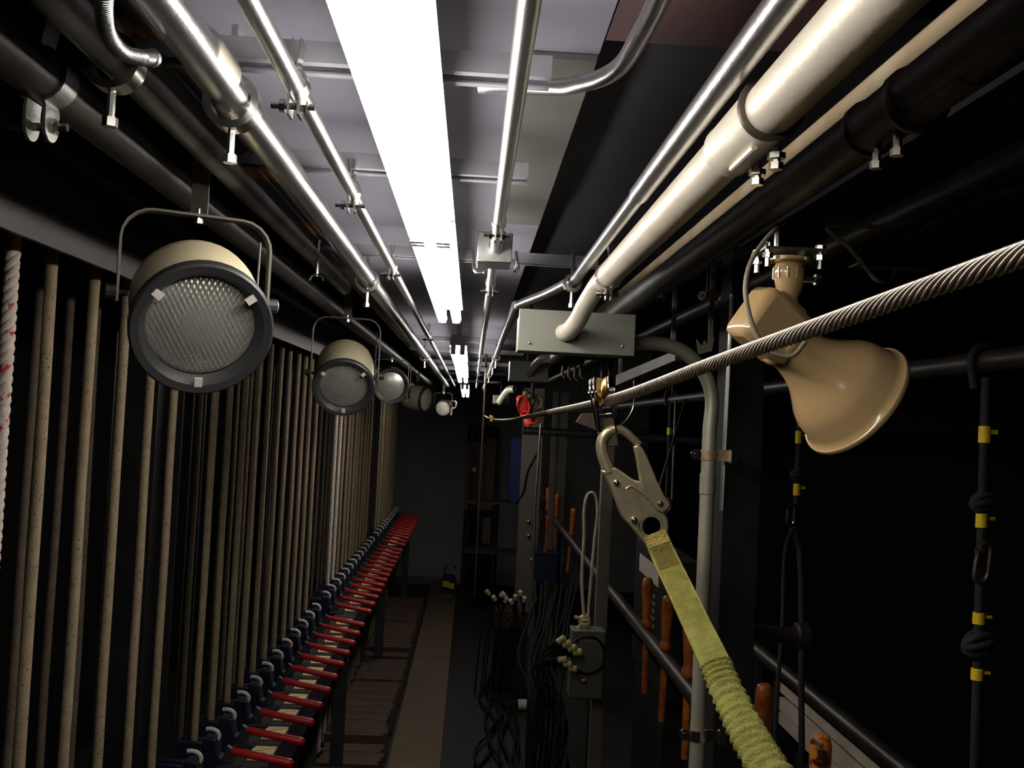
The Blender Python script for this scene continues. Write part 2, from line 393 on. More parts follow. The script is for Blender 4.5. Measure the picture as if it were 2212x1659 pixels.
# ================================================================== LOCKING RAIL
rail = thing('locking_rail', (-.66, 6.0, 0), 'dark steel locking rail with cream number cards along its top', 'rail')
MB().box((-.70, 1.2, .915), (-.585, 10.95, .925)).box((-.595, 1.2, .80), (-.585, 10.95, .915)).box((-.70, 1.2, .80), (-.69, 10.95, .915)).build('rail_channel', 'rail_steel', rail, smooth=0)
for y in (2.95, 5.39, 7.75, 10.6):
    MB().box((-.68, y-.022, 0), (-.61, y+.022, .80)).build('rail_post', 'rail_steel', rail, smooth=0)
LK = [y for g, ys in enumerate(groups) for y in ys if g > 0]
LK = sorted([2.917, 5.50, 5.715, 8.30, 8.53] + LK)
def make_lock():
    t = thing('rope_lock', (0, 0, 0), 'x', 'rope lock', 'rope locks along the rail')
    m = MB(); x = -.82
    for s in (-1, 1): m.box((x-.045, s*.020-.0075 if s > 0 else -.0275, .855), (x+.035, s*.020+.0075 if s > 0 else -.0125, 1.0))
    m.box((x+.018, -.0125, .875), (x+.035, .0125, 1.005)).box((x-.045, -.0125, .855), (x-.030, .0125, .97))
    m.prism([(x+.035, -.0275, .86), (x+.085, -.0275, .86), (x+.115, -.0275, .926), (x+.085, -.0275, .955), (x+.075, -.0275, 1.01), (x+.035, -.0275, 1.012)], (0, .055, 0))
    body_ = m.build('body', 'lock_blue', t, bevel=.004)
    MB().box((-.735, -.05, .926), (-.66, .05, .931)).build('base_plate', 'lock_gray', t, smooth=0)
    MB().prism([(-.73, -.009, .931), (-.69, -.009, .931), (-.69, -.009, .972), (-.715, -.009, .985)], (0, .018, 0)).build('linkage', 'lock_gray', t, bevel=.002)
    a = Vector((-.705, 0, .968)); b = Vector((-.505, 0, .932)); pts = []; rs = []
    for f_, r_ in ((0, .006), (.02, .0105), (.06, .0118), (.5, .0128), (.88, .0152), (.95, .0148), (.985, .0105), (1, .004)):
        pts.append(a.lerp(b, f_)); rs.append(r_)
    MB().tube(pts, rs, 12).build('handle', 'handle_red', t, smooth=60)
    pts = [Vector((-.772 + .030*math.cos(q), .0, 1.012 + .021*math.sin(q))) for q in [math.pi*(.62 - .80*i/8) for i in range(9)]]
    MB().tube(pts, .0068, 8).build('safety_ring', 'pale_ring', body_, smooth=60)
    return t
lock = make_lock()
for i, y in enumerate(LK):
    nth = len(LK) - i
    lb = 'blue rope lock with red lever, %s from the far end of the locking rail' % ordn(nth)
    if i == 0: lock.location = (0, y, 0); lock['label'] = lb; ORG[lock.name] = Vector((0, y, 0))
    else: dup(lock, (0, y, 0), lb)
cardme = None
num = 59
for g in range(1, 4):
    for k, y in enumerate(([2.917] if g == 1 else ([5.50, 5.715] if g == 2 else [8.30, 8.53])) + groups[g]):
        yc = y + .1016
        c = MB().box((-.664, yc-.068, .9255), (-.590, yc+.068, .9275))
        if cardme is None:
            c = MB().box((-.037, -.068, .0), (.037, .068, .002)).build('index_card', 'card', rail, smooth=0, org=(0, 0, 0)); cardme = c.data
        else:
            c = bpy.data.objects.new('index_card', cardme); col.objects.link(c); c.parent = rail
        c.location = Vector((-.627, yc, .9255)) - ORG[rail.name]
        if num > 40:
            vs, fs = text_mesh(str(num), .055)
            t_ = MB(); t_.add([Vector((-p.y - .004, p.x - .02, .0024)) for p in vs], fs)
            tt = t_.build('number', 'ink', c, smooth=0, org=(0, 0, 0))
            t2 = MB().ribbon([(-.036, .012, .0023), (.030, .048, .0023)], (0, 0, 1), .0004, .0022).build('pen_line', 'ink', c, smooth=0, org=(0, 0, 0))
        num -= 1

# ================================================================== COUNTERWEIGHTS
cuts = [5.0, 5.39, 5.78, 6.72, 7.10, 7.75, 7.95, 9.0, 10.2]
for i in range(len(cuts)-1):
    y0, y1 = cuts[i]+.03, cuts[i+1]-.03; m = MB(); y = y0; ht = random.choice((.13, .15, .12)); sh = random.uniform(-.01, .01)
    while y < y1:
        j = random.uniform(-.016, .016); m.box((-.755+j+sh, y, 0), (-.415+j+sh, min(y+.0238, y1), ht+random.uniform(-.002, .002))); y += .0245
    o = m.build('counterweight_stack', 'weight', smooth=0); tag(o, 'brown steel counterweight plates packed in a row, %s batch from the far wall' % ordn(len(cuts)-1-i), 'weights', 'counterweight batches on the floor')

# ================================================================== CONDUITS AND CLAMPS
def strap_clamp(parent, p, r, m='zinc', lug=1, drop=True):
    """two-piece strut clamp round a pipe that runs along Y, bolt through its ears"""
    p = Vector(p)
    for s in (-1, 1):
        pts = []
        for i in range(9):
            a = math.pi*(-.5 + i/8); pts.append(p + Vector((s*math.cos(a)*(r+.0016), 0, math.sin(a)*(r+.0016))))
        pts = [p + Vector((s*.0045, 0, -r-.022))] + [p + Vector((s*.0045, 0, -r-.004))] + pts[1:] + [p + Vector((s*.004, 0, r+.03))]
        half = MB().ribbon(pts, (0, 1, 0), .020, .0022).build('clamp_half', m, parent, smooth=50)
    b = MB().tube([p + Vector((-.022, 0, -r-.012)), p + Vector((.018, 0, -r-.012))], .0032, 8)
    b.lathe(p + Vector((.006, 0, -r-.012)), (1, 0, 0), [(.0065, 0), (.0065, .005)], 6).lathe(p + Vector((-.014, 0, -r-.012)), (1, 0, 0), [(.0065, 0), (.0065, .005)], 6)
    b.build('clamp_bolt', m, half)
def ring_clamp(parent, p, r, m='zinc'):
    """suspended ring clamp with a bolt hanging below the pipe"""
    p = Vector(p)
    ring = MB().lathe(p + Vector((0, -.011, -.006)), (0, 1, 0), [(r+.0015, 0), (r+.009, 0), (r+.009, .022), (r+.0015, .022)], 20, closed=True).build('clamp_ring', m, parent)
    MB().box(p + Vector((-.003, -.010, r)), p + Vector((.003, .010, r+.05))).build('clamp_strap', m, ring, smooth=0)
    b = MB().tube([p + Vector((0, 0, -r-.004)), p + Vector((0, 0, -r-.040))], .0036, 8).lathe(p + Vector((0, 0, -r-.046)), (0, 0, 1), [(.0068, 0), (.0068, .008)], 6)
    b.build('clamp_bolt', m, ring)
def conduit(name, pts, r, m, label, n=18):
    t = thing(name, Vector(pts[0]), label, 'pipe')
    MB().tube(pts, r, n).build('tube_wall', m, t, smooth=60)
    return t
def coupling(t, p, r, L, m='emt'):
    MB().lathe(Vector(p), (0, 1, 0), [(r*.99, 0), (r+.0022, .002), (r+.0022, L-.002), (r*.99, L)], 20).build('coupling', m, t)
# P1 black pipe
z1 = H+.300
p1 = conduit('black_pipe', [(-.42, YB, z1), (-.42, YF, z1)], .024, 'black_pipe', 'worn black steel pipe with a wide strap clamp, above the lamp row')
pc = at(95, 165, X=-.42)
for s in (-1, 1):
    pts = []
    for i in range(11):
        a = math.pi*(-.5 + i/10); pts.append(Vector((-.42 + s*math.cos(a)*.0258, pc.y, z1 + math.sin(a)*.0258)))
    pts = [Vector((-.42 + s*.009, pc.y, z1-.044)), Vector((-.42 + s*.009, pc.y, z1-.03))] + pts[1:] + [Vector((-.42 + s*.006, pc.y, z1+.06))]
    MB().lathe((-.42 + s*.009 - .0015, pc.y, z1-.046), (1, 0, 0), [(.0150, 0), (.0150, .003)], 18).build('clamp_ear', 'emt_dull', p1)
    half1 = MB().ribbon(pts, (0, 1, 0), .030, .003).build('clamp_half', 'emt_dull', p1, smooth=50)
MB().tube([(-.45, pc.y, z1-.048), (-.395, pc.y, z1-.046)], .004, 8).lathe((-.411, pc.y, z1-.046), (1, 0, 0), [(.008, 0), (.008, .006)], 6).build('clamp_bolt', 'zinc', half1)
# P2
z2 = H+.30
p2 = conduit('steel_pipe', [(-.329, YB, z2), (-.329, 2.4, z2)], .0165, 'worn_steel', 'dull steel conduit passing under the flexible conduit')
ring_clamp(p2, (-.329, at(245, 150, X=-.329).y, z2), .0165)
# flexible conduit
fp = [at(228, -120, Y=.62), at(226, -30, Y=.64), at(224, 25, Y=.66), at(232, 72, Y=.69), at(262, 112, Y=.72), at(300, 124, Y=.74), at(325, 125, Y=.755)]
fp = bez(fp, 56); rs = [.0054 + (.0009, .0009, 0, -.0012, 0)[i % 5] for i in range(len(fp))]
flx = thing('flexible_conduit', fp[0], 'ribbed flexible metal conduit curling down from the ceiling', 'conduit')
MB().tube(fp, rs, 12).build('ribbed_hose', 'emt', flx, smooth=70)
MB().tube([fp[-1], fp[-1].lerp(fp[-2], -14)], .0072, 12).build('connector', 'galv', flx)
# P3
z3 = H+.30
p3 = conduit('steel_conduit', [(-.245, YB, z3), (-.245, 10.5, z3 - .02)], .0178, 'emt', 'thick bright conduit with ring clamps along the left of the strip lights')
for u in (505, 795, 918): 
    y = at(u, 200 if u == 505 else (590 if u == 795 else 762), X=-.245).y; ring_clamp(p3, (-.245, y, z3 - .02*max(0, (y+1.5)/12)), .0178)
cy = at(450, 120, X=-.245).y; coupling(p3, (-.245, cy-.03, z3), .0178, .07, 'rigid')
# P4
p4 = conduit('thin_conduit', [(-.178, YB, z3), (-.178, 10.5, z3 - .02)], .0092, 'emt', 'thin bright conduit just left of the strip lights')
for (u, v) in ((640, 185), (762, 400), (846, 580), (925, 740)):
    y = at(u, v, X=-.178).y; strap_clamp(p4, (-.178, y, z3), .0092)
# wing bolts on the left
def wing_bolt(p, label):
    p = Vector(p); t = thing('wing_bolt', p, label, 'bolt', 'bright bolts hanging under the ceiling')
    MB().tube([p, p + Vector((0, 0, .07))], .003, 8).build('stem', 'zinc', t)
    m = MB()
    for s in (-1, 1): m.ribbon([p + Vector((0, 0, .004)), p + Vector((s*.010, 0, .000)), p + Vector((s*.014, 0, -.008))], (0, 1, 0), .006, .003)
    m.build('wings', 'zinc', t)
wing_bolt(at(684, 597, Y=1.9), 'bright wing bolt between the first two lamps')

# P5 with junction box and hooks
z5 = H+.30; X5 = .026
yb = 1.74
p5 = conduit('thin_conduit', [(X5, YB, z5), (X5, yb-.03, z5)], .0092, 'emt', 'thin bright conduit running into the small junction box')
strap_clamp(p5, (X5, at(1080, 435, X=X5).y, z5), .0092)
jb = thing('junction_box', (X5, yb, z5-.03), 'small gray steel junction box under the strut with hooks', 'box')
MB().box((X5-.032, yb-.03, z5-.026), (X5+.030, yb+.05, z5+.028)).build('box_body', 'galv', jb, bevel=.002)
MB().lathe((X5, yb-.05, z5), (0, 1, 0), [(.0125, 0), (.0125, .02)], 12).build('connector', 'zinc', jb)
p5b = conduit('thin_conduit', [(X5, yb+.05, z5-.008), (X5, 3.0, z5-.006), (X5, 10.4, z5-.03)], .0092, 'emt', 'thin conduit leaving the junction box toward the far wall')
strap_clamp(p5b, (X5, 2.10, z5-.007), .0092)
for y in (4.4, 5.05, 6.2, 7.5): strap_clamp(p5b, (X5, y, z5-.012), .0092)
for i, u in enumerate((1036, 1106)):
    c = at(u, 576, Y=2.04); pts = []
    for q in range(15):
        a = math.pi*(1.0 + 1.35*q/14) if i == 0 else math.pi*(2.0 - 1.35*q/14) + math.pi
        pts.append(c + Vector((math.cos(a)*.0135, 0, math.sin(a)*.0135)))
    sgn = -1 if i == 0 else 1
    pts = [pts[0] + Vector((-sgn*-.004, 0, .04)), pts[0] + Vector((0, 0, .018))] + pts if i == 0 else pts + [pts[-1] + Vector((.004, 0, .02)), pts[-1] + Vector((.0, 0, .045))]
    o = MB().tube(pts, .0032, 8).build('wire_hook', 'zinc', smooth=70)
    tag(o, 'bright wire hook hanging %s the junction box' % ('on the lamp side of' if i == 0 else 'on the pipe side of'), 'hook')

# P6 bent conduit
bp = [at(1470, -120, Z=H+.345), at(1425, -5, Z=H+.345), at(1384, 75, Z=H+.345), at(1345, 138, Z=H+.348), at(1300, 168, Z=H+.352), at(1250, 181, Z=H+.358), at(1205, 188, Z=H+.364), at(1130, 186, Z=H+.370), at(1035, 184, Z=H+.372)]
p6 = conduit('bent_conduit', bez(bp, 6), .0092, 'emt', 'bent bright conduit elbowing across the ceiling above the other pipes')

# P7 conduit with offset
z7 = H+.29; X7 = .196
p7 = conduit('bright_conduit', bez([(X7, YB, z7), (X7, -.5, z7), (X7, .8, z7), (X7, 1.70, z7), (X7, 1.95, z7), (X7-.012, 2.04, z7), (.155, 2.22, z7), (.112, 2.42, z7), (.098, 2.52, z7), (.096, 2.7, z7), (.095, 5, z7-.01), (.09, 10.4, z7-.03)], 8), .0105, 'emt', 'bright conduit beside the large pipe, bending toward the lamps')
coupling(p7, (X7, .55, z7), .0105, .66, 'emt')
ring_clamp(p7, (X7-.004, 1.985, z7), .0105)
for y in (4.35, 5.05, 6.2): ring_clamp(p7, (.094, y, z7-.012), .0105)
# P8 large pipe
z8 = H+.261; X8 = .229
p8 = conduit('large_pipe', bez([(X8, YB, z8), (X8, 0, z8), (X8, 1.3, z8), (X8, 1.76, z8)], 6), .0222, 'rigid', 'large pale conduit pipe with bolted coupling, biggest on the ceiling', 28)
MB().tube(bez([(X8-.004, 1.755, z8), (X8-.008, 1.80, z8-.006), (X8-.022, 1.86, z8-.036), (X8-.030, 1.90, z8-.060), (X8-.042, 1.945, z8-.078), (X8-.05, 1.985, z8-.080)], 6), .0180, 20).build('elbow', 'rigid', p8, smooth=60)
cy = at(1600, 320, X=X8).y - .085
MB().lathe((X8, cy, z8), (0, 1, 0), [(.0250, -.004), (.0260, 0), (.0260, .004), (.0250, .006), (.0250, .118), (.0258, .12), (.0225, .122)], 28).build('coupling', 'rigid', p8)
cpl8 = p8.children[-1] if p8.children[-1].name.startswith('coupling') else [c for c in p8.children if c.name.startswith('coupling')][-1]
MB().lathe((X8, cy, z8), (0, 1, 0), [(.0259, -.006), (.0275, -.005), (.0275, -.001), (.0259, 0)], 28).build('coupling_lip', 'dark_steel', cpl8)
MB().tube([(X8-.006, cy+.02, z8-  .0260), (X8-.006, cy+.09, z8-  .0260)], .0028, 8).build('coupling_rib', 'rigid', cpl8)
for yy in (cy+.030, cy+.085):
    m = MB().lathe((X8+.016, yy, z8-.041), (0, 0, 1), [(.0062, 0), (.0062, .006), (.0036, .006), (.0036, .02)], 6).lathe((X8+.016, yy, z8-.032), (0, 0, 1), [(.0078, 0), (.0078, .005)], 6)
    m.build('coupling_bolt', 'zinc', cpl8)
strap_clamp(p8, (X8, 1.70, z8), .0222)
# gray pull box below it
bx = thing('pull_box', (.21, 2.08, H+.148), 'large gray steel pull box at the end of the large pipe', 'box')
pA = at(1126, 672, Y=1.99); pB = at(1368, 752, Y=1.99)
MB().box((pA.x, 1.99, H+.146), (pB.x, 2.16, H+.222)).build('box_body', 'box_gray', bx, bevel=.002)
MB().box((pA.x-.004, 1.984, H+.140), (pB.x+.002, 1.99, H+.226)).build('box_cover', 'box_gray', bx, bevel=.0015)
bcov = [c for c in bx.children if c.name.startswith('box_cover')][0]
for (u, v) in ((1144, 745), (1345, 752)):
    p = at(u, v-4, Y=1.984); MB().lathe(p, (0, -1, 0), [(.003, 0), (.003, .002), (.001, .003)], 8).build('screw', 'zinc', bcov)
p = at(1248, 723, Y=1.98); MB().lathe(p, (0, 0, 1), [(.001, -.012), (.0035, 0), (.0035, .01)], 8).build('screw', 'zinc', bcov)
# further boxes
def small_box(u0, v0, u1, v1, Y, label, eu, ev):
    a = at(u0, v0, Y=Y); b = at(u1, v1, Y=Y); t = thing('pull_box', (a+b)/2, label, 'box')
    MB().box((a.x, Y, b.z), (b.x, Y+.12, a.z)).build('box_body', 'box_gray', t, bevel=.002)
    MB().tube([((a.x+b.x)/2, Y+.06, a.z), ((a.x+b.x)/2, Y+.06, over((a.x+b.x)/2))], .005, 8).build('hanger_rod', 'black_paint', t)
    c = at(eu, ev, Y=Y); r = .011*Y/3
    MB().tube(bez([c + Vector((r*3.5, -.25, r*3.4)), c + Vector((r*2.0, -.2, r*3.2)), c + Vector((r*.8, -.11, r*1.6)), c + Vector((0, -.03, 0)), c + Vector((0, .01, 0))], 5), r, 12).build('elbow', 'rigid', t)
small_box(1102, 778, 1184, 826, 3.7, 'second gray pull box with a curved conduit entering it', 1143, 806)
small_box(1066, 853, 1098, 873, 8.6, 'small pale gray box near the far wall under a bent pipe', 1081, 867)
# P9 flat strut bar, P10 black pipe
X9 = .372; z9 = H+.335
o = MB().box((X9-.010, YB, z9-.013), (X9+.014, 4.2, z9+.010)).build('square_tube', 'strip_pale', bevel=.003); tag(o, 'pale square steel tube between the large pipe and the black pipe', 'bar')
X10 = .327; z10 = H+.262
p10 = conduit('black_conduit', [(X10, YB, z10), (X10, 6.0, z10)], .0225, 'black_pipe', 'dark pipe with a printed sticker and a bolted coupling, beside the pale square tube')
y10 = at(1955, 170, X=X10).y
coupling(p10, (X10, y10-.02, z10), .0225, .012, 'black_pipe'); coupling(p10, (X10, y10+.06, z10), .0225, .012, 'black_pipe')
MB().lathe((X10, y10-.025, z10-.004), (0, 1, 0), [(.0245, 0), (.0262, .001), (.0262, .005), (.0245, .006)], 24).build('coupling_lip', 'dark_steel', p10)
for yy in (y10+.005, y10+.045):
    MB().lathe((X10-.002, yy, z10-.040), (0, 0, 1), [(.0055, 0), (.0055, .006), (.0034, .006), (.0034, .022)], 6).build('coupling_bolt', 'zinc', p10)
ys = at(2035, 115, X=X10).y
m = MB(); n = 8
for i in range(n):
    a0 = math.pi*(1.30 + .32*i/n); a1 = math.pi*(1.30 + .32*(i+1)/n); r = .0229
    m.add([(X10+math.cos(a0)*r, ys-.05, z10+math.sin(a0)*r), (X10+math.cos(a1)*r, ys-.05, z10+math.sin(a1)*r), (X10+math.cos(a1)*r, ys+.05, z10+math.sin(a1)*r), (X10+math.cos(a0)*r, ys+.05, z10+math.sin(a0)*r)], [(0,1,2,3)])
m.build('sticker', 'tan_pad', p10, smooth=0)
# extra dim pipes / cables over the right side
o = conduit('far_pipe', [(.62, -.4, H+.33), (.62, 8, H+.33)], .02, 'black_pipe', 'dark pipe high over the horn speaker')
cpts = bez([at(2230, 395, Y=.95), at(2120, 435, Y=1.15), at(2000, 490, Y=1.4), at(1850, 560, Y=1.8), at(1700, 610, Y=2.2)], 8)
tag(MB().tube(cpts, .005, 8).build('slack_cable', 'cable_black', smooth=70), 'slack black cable sagging under the dark ceiling on the speaker side', 'cable')
for (u, v, Y, lb) in ((1422, 640, 2.4, 'small bright bolt under the ceiling past the large gray box'), (1530, 640, 2.1, 'pair of bright clamp ears between the gray box and the horn speaker')):
    p = at(u, v, Y=Y); t = thing('clamp_ears', p, lb, 'clamp')
    for s in (-1, 1):
        MB().lathe(p + Vector((s*.013, 0, 0)), (.9*s, -1, .2), [(.011, 0), (.011, .003), (.004, .003), (.004, .008)], 10).build('ear', 'zinc', t)
    MB().tube([p + Vector((-.02, 0, 0)), p + Vector((.02, 0, 0))], .003, 6).build('pin', 'zinc', t)
    MB().box(p + Vector((-.003, .0, .0)), p + Vector((.003, .012, .12))).build('hanger', 'dark_steel', t, smooth=0)

# ================================================================== PAR LAMPS
def par(fc, n, Rr, L, ytop, zstrap, body_m, label, lens='lens_glass', piv=.5, safety=True, rl=.75, detail=True):
    """fc front centre, n pointing direction, Rr rim radius; yoke hangs from a flat strap"""
    fc = Vector(fc); n = Vector(n).normalized(); p = fc - n*L*piv
    side = Vector((-n.y, n.x, 0)).normalized()
    up = side.cross(n).normalized()
    if up.z < 0: up = -up
    nh = Vector((n.x, n.y, 0)).normalized()
    top = Vector((p.x, p.y, ytop))
    t = thing('par_lamp', Vector((p.x, p.y, p.z - Rr)), label, 'lamp', 'spot lamps hanging in a row')
    # body shell open at the front
    MB().lathe(fc, -n, [(0, .06), (Rr*.90, .055), (Rr*.925, .010), (Rr*.955, .0), (Rr*.955, .02), (Rr*.95, L*.75), (Rr*.93, L*.88), (Rr*.86, L*.97), (Rr*.6, L), (0, L)] , 40).build('can_body', body_m, t, smooth=40)
    rim_ = MB().lathe(fc, n, [(Rr*.955, -.014), (Rr, -.012), (Rr*1.0, .003), (Rr*.97, .006), (Rr*.86, .004), (rl*Rr*1.05, -.006), (rl*Rr*1.02, -.012), (Rr*.93, -.018)], 40, closed=True).build('rim', 'can_black', t, smooth=40)
    # stippled lens
    rL = rl*Rr*1.03; x, y = perp(n)
    vs = []; fs = []
    if detail:                                  # pressed stipple as real relief
        st = .00115; k = int(rL/st)+1; ids = {}
        for i in range(-k, k+1):
            for j in range(-k, k+1):
                X_, Y_ = i*st, j*st; r = math.hypot(X_, Y_)
                if r > rL: continue
                s_ = .0068; d = math.cos(2*math.pi*X_/s_)*math.cos(2*math.pi*Y_/(s_*1.732))
                fd_ = .25 + .75*min(1, max(0, (r/rL-.34)*9)); fd_ *= 1 if r < rL*.94 else 0
                ids[(i, j)] = len(vs); vs.append(fc + n*(-.006 - .010*(r/rL)**2 + .00072*d*fd_) + x*X_ + y*Y_)
        for (i, j) in ids:
            q = [(i, j), (i+1, j), (i+1, j+1), (i, j+1)]
            if all(c in ids for c in q): fs.append(tuple(ids[c] for c in q))
    else:
        rings, seg = 8, 28; vs.append(fc - n*.006)
        for i in range(1, rings+1):
            r = rL*i/rings
            for j in range(seg):
                a = 2*math.pi*j/seg; vs.append(fc + n*(-.006 - .010*(r/rL)**2) + x*r*math.cos(a) + y*r*math.sin(a))
        for j in range(seg): fs.append((0, 1+j, 1+(j+1)%seg))
        for i in range(rings-1):
            for j in range(seg): fs.append((1+i*seg+j, 1+(i+1)*seg+j, 1+(i+1)*seg+(j+1)%seg, 1+i*seg+(j+1)%seg))
    lz = MB(); lz.add(vs, fs); lens_o = lz.build('lens', lens, t, smooth=80)
    if detail:
        for q in (.72, 2.5, 4.75):
            d = side*math.cos(q) + up*math.sin(q)
            MB().obox(fc + d*rl*Rr*1.08 + n*.004, d, n.cross(d).normalized(), n, .006, .0048, .0012).build('lens_clip', 'pale_ring', rim_, smooth=0)
    # yoke
    wY = Rr*1.10; pts = []; rc = Rr*.45
    zt = ytop - p.z
    path = [(-wY, -.012), (-wY, zt-rc)] + [(-wY + rc - rc*math.cos(a), zt - rc + rc*math.sin(a)) for a in (.3, .65, 1.0, 1.3)] + [(-wY+rc, zt), (0, zt), (wY-rc, zt)] + [(wY - rc + rc*math.sin(a), zt - rc + rc*math.cos(a)) for a in (.3, .65, 1.0, 1.3)] + [(wY, zt-rc), (wY, -.012)]
    pts = [p + side*a + Vector((0, 0, b)) for a, b in path]
    yk = MB().ribbon(pts, nh, .020, .0032).build('yoke', 'yoke', t, smooth=60)
    for s in (-1, 1):
        MB().lathe(p + side*s*Rr*.95, side*s, [(.004, 0), (.004, Rr*.17), (.010, Rr*.17), (.010, Rr*.17+.012), (.006, Rr*.17+.014)], 10).build('yoke_knob', 'can_black', yk)
    MB().lathe(top + Vector((0, 0, -.010)), (0, 0, 1), [(.006, 0), (.006, .006), (.003, .006), (.003, .02)], 6).build('yoke_bolt', 'zinc', yk)
    MB().box((top.x-.011, top.y-.002, ytop+.002), (top.x+.011, top.y+.002, zstrap)).build('hanger_strap', 'yoke', t, smooth=0)
    if safety:
        q = p + side*wY*.9 - nh*.02
        MB().tube([q + Vector((0, 0, zt*.8)), q + Vector((-.002, 0, -Rr*.9))], .0016, 6).build('safety_wire', 'cable_steel', t)
    return t
zc = H+.342
par(at(437, 712, Y=1.20), (.35, -.82, -.43), .0855, .125, H+.246, zc, 'can_tan', 'large tan spot lamp with stippled lens, first from the flexible conduit', piv=.85)
par(at(742, 838, Y=2.70), (.10, -.86, -.46), .086, .17, H+.262, zc, 'can_gray', 'gray-tan spot lamp tilted down, second in the hanging row')
par(at(845, 834, Y=4.75), (.12, -.95, -.14), .088, .17, H+.262, zc, 'can_black', 'black spot lamp with round clear lens, third in the hanging row', detail=False)
par(at(922, 863, Y=6.9), (.86, -.48, -.12), .094, .17, H+.23, zc-.03, 'can_gray', 'spot lamp turned toward the walkway with pale frosted lens', lens='lens_frost', detail=False, safety=False, rl=.86)
last = par(at(958, 881, Y=8.6), (.10, -.95, -.05), .072, .15, H+.20, zc-.03, 'can_black', 'farthest spot lamp with a dull gray face and dangling lead', lens='lens_frost', detail=False, safety=False, rl=.88)
MB().tube(bez([at(966, 868, Y=8.62), at(984, 868, Y=8.5), at(983, 880, Y=8.5), at(976, 884, Y=8.5), at(974, 897, Y=8.5)], 6), .008, 8).build('lamp_lead', 'cable_gray', last, smooth=70)

# ================================================================== HORN SPEAKER
YH = 1.12
hb = at(1612, 672, Y=YH-.01); hm = at(1848, 866, Y=YH+.03)
ax = (hm - hb).normalized(); Lh = (hm - hb).length
sd = Vector((0, -1, 0)); sd = (sd - ax*sd.dot(ax)).normalized(); upv = ax.cross(sd).normalized()
if upv.z < 0: upv = -upv
hs = thing('horn_speaker', hm - Vector((0, 0, .1)), 'beige paging horn loudspeaker hanging from a swivel flange', 'loudspeaker')
s0 = Lh*.38
prof = [(.026, s0-.012), (.027, s0-.004), (.0285, s0), (.029, s0+.006), (.030, s0+.012), (.033, s0+.025), (.040, s0+.042), (.051, s0+.058), (.060, s0+.070), (.066, s0+.082), (.0695, Lh-.012), (.0735, Lh-.004), (.0765, Lh-.003), (.0775, Lh), (.0765, Lh+.003), (.072, Lh+.002), (.062, s0+.078), (.044, s0+.05), (.02, s0+.02), (0, s0+.018)]
MB().lathe(hb, ax, prof, 48).build('horn_bell', 'horn', hs, smooth=50)
# driver housing: rounded box along the axis
m = MB()
c0 = hb + ax*.034 + upv*.004
m.obox(c0, ax, upv, sd, .036, .034, .028); m.build('driver_housing', 'horn', hs, bevel=.010)
MB().obox(c0 + upv*.030 + ax*.004, ax, upv, sd, .022, .010, .012).build('swivel_saddle', 'horn', hs, bevel=.004)
bcol = MB().lathe(hb + ax*(s0-.016), ax, [(.030, 0), (.032, .003), (.032, .011), (.030, .014)], 32).build('bell_collar', 'horn', hs)
for a in (.6, 2.2, 3.9, 5.4):
    d = upv*math.cos(a) + sd*math.sin(a); MB().lathe(hb + ax*(s0-.022) + d*.029, ax, [(.004, 0), (.004, .012)], 8).build('collar_screw', 'brass', bcol)
fl_ = at(1700, 556, Y=YH)
m = MB().lathe(at(1702, 566, Y=YH), (0, 0, 1), [(.012, -.002), (.026, 0), (.026, .004), (.012, .006)], 24).build('flange', 'horn', hs)
k0 = at(1702, 575, Y=YH); k1 = at(1705, 612, Y=YH); k2 = at(1703, 652, Y=YH+.005)
skn = MB().tube([k0 + Vector((0, 0, .006)), k0, k0.lerp(k1, .4), k1, k1.lerp(k2, .4), k1.lerp(k2, .75), k2], [.012, .0165, .0175, .0165, .015, .011, .012], 16).build('swivel_knuckle', 'horn', hs, smooth=60)
for i in range(10):
    a = 2*math.pi*i/10; q = k0.lerp(k1, .15) + Vector((math.cos(a)*.0168, math.sin(a)*.0168, 0)); MB().tube([q, q + Vector((0, 0, -.012))], .0014, 5).build('knuckle_rib', 'horn', skn)
MB().tube([k1 + Vector((.012, -.01, .004)), k1 + Vector((.030, -.012, .004))], .0035, 8).lathe(k1 + Vector((.026, -.012, .004)), (1, 0, 0), [(.007, 0), (.007, .006)], 6).build('swivel_bolt', 'zinc', skn)
mp = thing('mount_plate', fl_ + Vector((0, 0, .002)), 'flat galvanized plate with hanging bolts above the horn speaker', 'bracket')
plt = MB().box(fl_ + Vector((-.034, -.03, .004)), fl_ + Vector((.036, .03, .007))).build('plate', 'galv', mp, smooth=0)
for (dx, dy) in ((-.030, -.024), (.031, -.024), (-.028, .025), (.029, .025)):
    q = fl_ + Vector((dx, dy, 0)); MB().tube([q + Vector((0, 0, .012)), q + Vector((0, 0, -.016))], .003, 8).lathe(q + Vector((0, 0, -.006)), (0, 0, 1), [(.0062, 0), (.0062, .006)], 6).lathe(q + Vector((0, 0, .007)), (0, 0, 1), [(.0062, 0), (.0062, .004)], 6).build('plate_bolt', 'zinc', plt)
MB().tube([fl_ + Vector((-.012, 0, .007)), Vector((fl_.x-.012, fl_.y, H+.243))], .004, 8).build('threaded_rod', 'zinc', mp)
cp = bez([at(1706, 470, Y=1.10), at(1660, 510, Y=1.09), at(1625, 560, Y=1.075), at(1611, 610, Y=1.06), at(1614, 660, Y=1.055), at(1630, 715, Y=1.055), at(1645, 738, Y=1.055), at(1662, 758, Y=1.056), at(1690, 769, Y=1.058), at(1716, 766, Y=1.06), at(1738, 740, Y=1.07)], 7)
tag(MB().tube(cp, .0028, 8).build('speaker_cable', 'cable_gray', smooth=70), 'thin gray cable looping down to the horn speaker', 'cable')
